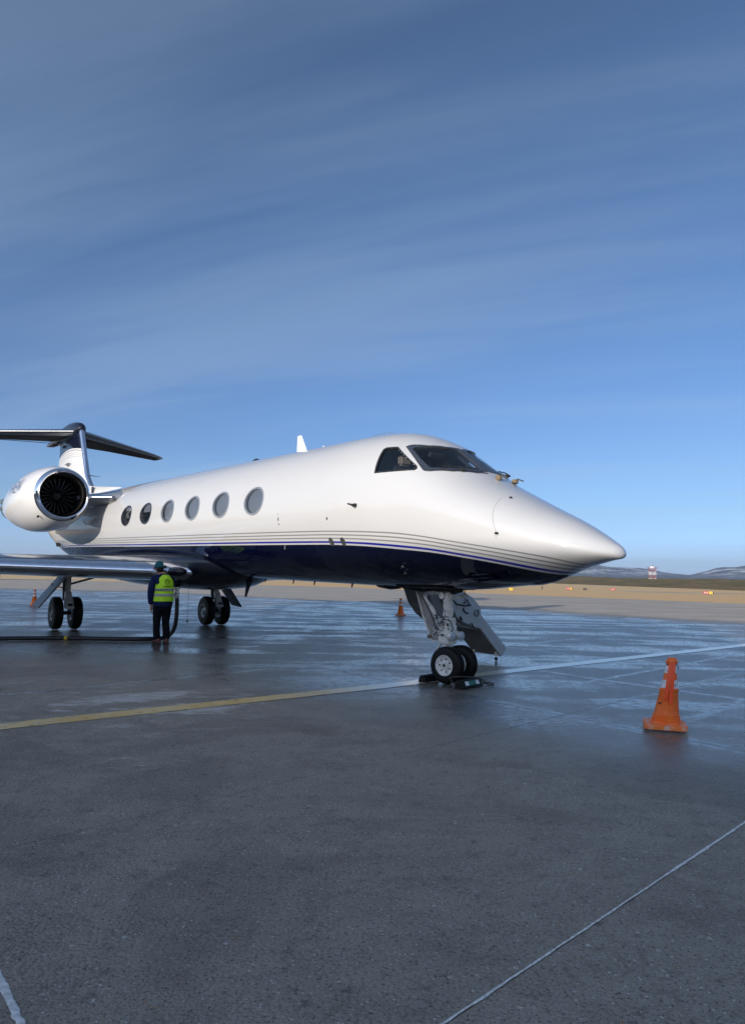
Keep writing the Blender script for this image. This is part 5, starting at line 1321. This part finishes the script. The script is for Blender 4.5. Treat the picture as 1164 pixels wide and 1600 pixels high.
# trousers (loft tubes per leg + hips), jacket, vest
def ell(cx, cy, z, a, b, n=28, ph=0): return [(cx + a * math.cos(2 * math.pi * k / n), cy + b * math.sin(2 * math.pi * k / n), z) for k in range(n)]
def wob(rings, amp, seed):
    out = []
    for rg in rings:
        out.append([tuple(Vector(p) + Vector((1, 1, 0)) * amp * noise.noise(Vector(p) * 9 + Vector((seed, 0, 0)))) for p in rg])
    return out
TJ = [((0, 0, .93), .15), ((-.09, 0, .80), .118), ((-.105, .01, .62), .10), ((-.105, .02, .46), .082), ((-.11, .0, .28), .078), ((-.085, -.01, .09), .083), ((.085, 0, .80), .118), ((.085, .01, .62), .098), ((.075, .02, .46), .082), ((.10, .0, .28), .08), ((.09, -.02, .09), .086)]
skin_mesh('trousers', TJ, [(0, 1), (1, 2), (2, 3), (3, 4), (4, 5), (0, 6), (6, 7), (7, 8), (8, 9), (9, 10)], M['trouser'], pw)
JJ = [((0, 0, .86), (.20, .15)), ((0, 0, 1.08), (.185, .135)), ((-.01, 0, 1.25), (.185, .13)), ((-.03, .015, 1.40), (.115, .10)), ((-.055, .03, 1.475), .072),
      ((-.195, 0, 1.365), .085), ((-.245, -.02, 1.24), .08), ((-.262, -.02, 1.11), .076), ((-.25, .02, .98), .068), ((-.225, .06, .83), .058),
      ((.17, .02, 1.355), .085), ((.225, .12, 1.28), .078), ((.25, .22, 1.24), .074), ((.27, .46, 1.31), .055)]
skin_mesh('jacket', JJ, [(0, 1), (1, 2), (2, 3), (3, 4), (3, 5), (5, 6), (6, 7), (7, 8), (8, 9), (3, 10), (10, 11), (11, 12), (12, 13)], M['jacket'], pw)
rings = wob([ell(.01, 0, z, a, b, 40) for z, a, b in ((.905, .215, .165), (.92, .218, .168), (1.0, .212, .163), (1.10, .208, .160), (1.20, .205, .158), (1.28, .20, .156), (1.34, .185, .150), (1.39, .155, .138), (1.43, .115, .118), (1.455, .085, .10))], .008, 2)
MB().loft(rings, False, False).build('safety_vest', M['vest'], pw, smooth=80)
vest = [o for o in pw.children if o.name.startswith('safety_vest')][0]
for z in (1.035, 1.145):
    MB().loft(wob([ell(.01, 0, z + d, .2115 + e - (z - 1.0) * .035, .1635 + e - (z - 1.0) * .03, 40) for d, e in ((-.026, .0), (-.025, .007), (.025, .006), (.026, .0))], .008, 2), False, False).build('reflective_band', M['band'], vest, smooth=80)
MB().loft([ell(0, 0, z, a, b, 32) for z, a, b in ((.80, .192, .150), (.815, .198, .155), (.90, .20, .155), (.96, .19, .145))], False, False).build('jacket_hem', M['jacket'], pw, smooth=80)
# faint print on the back: round emblem and a line of small marks
m = MB()
for k in range(24):
    a = 2 * math.pi * k / 24; x_ = .035 + .045 * math.cos(a); z_ = 1.315 + .05 * math.sin(a); y_ = -math.sqrt(max(1 - ((x_ - .01) / .20) ** 2, 0)) * .160; m.box((x_, y_ - .008, z_), (.012, .006, .006))
for k in range(9):
    x_ = -.03 + .017 * k; y_ = -math.sqrt(max(1 - ((x_ - .01) / .20) ** 2, 0)) * .163; m.box((x_, y_ - .006, 1.215), (.010, .006, .016)); m.box((x_ * .7 + .01, y_ - .006, 1.345 - .012 * (k % 4)), (.008, .006, .012))
m.build('vest_print', M['trouser'], vest, kind='stuff')
# beanie
rings = [[(-.092 + a * math.cos(2 * math.pi * k / 28) + .02 * (z - 1.6), .048 + a * 1.12 * math.sin(2 * math.pi * k / 28) + .15 * (z - 1.6), z - .10 * (a * 1.12 * math.sin(2 * math.pi * k / 28)) / .1 * .25) for k in range(28)] for z, a in ((1.585, .096), (1.60, .100), (1.625, .100), (1.63, .096), (1.67, .092), (1.71, .075), (1.735, .05), (1.745, .02), (1.747, .002))]
MB().loft(rings, False, True).build('beanie', M['beanie'], pw, smooth=60)
MB().lathe([(-.03, .02), (-.02, .033), (.02, .033), (.03, .02)], (.02, .0, 1.625), (.6, -.3, 1), 12, (True, True)).build('headphone_cup', M['dark'], pw, smooth=60)
for x_, y_, a in ((-.09, -.02, .22), (.095, -.03, -.15)):
    m = MB(); Mx = Euler((0, 0, a)).to_matrix()
    rg = []
    for y0, w, h in ((-.09, .035, .09), (-.07, .05, .11), (0, .052, .115), (.07, .05, .085), (.14, .05, .06), (.19, .03, .04)):
        rg.append([Vector((x_, y_, .03)) + Mx @ Vector((w * math.cos(q), y0, max(h * .5 + h * .5 * math.sin(q), 0))) for q in [2 * math.pi * k / 14 for k in range(14)]])
    m.loft(rg); bt = m.build('boot', M['boot'], pw, smooth=60)
    MB().prism([(Vector((x_, y_, 0)) + Mx @ Vector(p)).to_tuple()[:2] for p in ((-.05, -.10, 0), (.05, -.10, 0), (.056, .05, 0), (.05, .16, 0), (.02, .205, 0), (-.02, .205, 0), (-.05, .16, 0), (-.056, .05, 0))], 2, .0, .032).build('boot_sole', M['sole'], bt, bevel=.004)

# loose debris on the concrete
M['debris'] = simple('rust flake', (.16, .05, .02), .8)
db = MB().loft([[(-3.95 + .07 * math.cos(a) * (1 + .3 * math.sin(3 * a)), 6.35 + .035 * math.sin(a), z) for a in [2 * math.pi * k / 12 for k in range(12)]] for z in (.002, .010)]).build('debris', M['debris'])
setp(db, 'small rust coloured flake lying on the dark concrete at the left', 'debris')
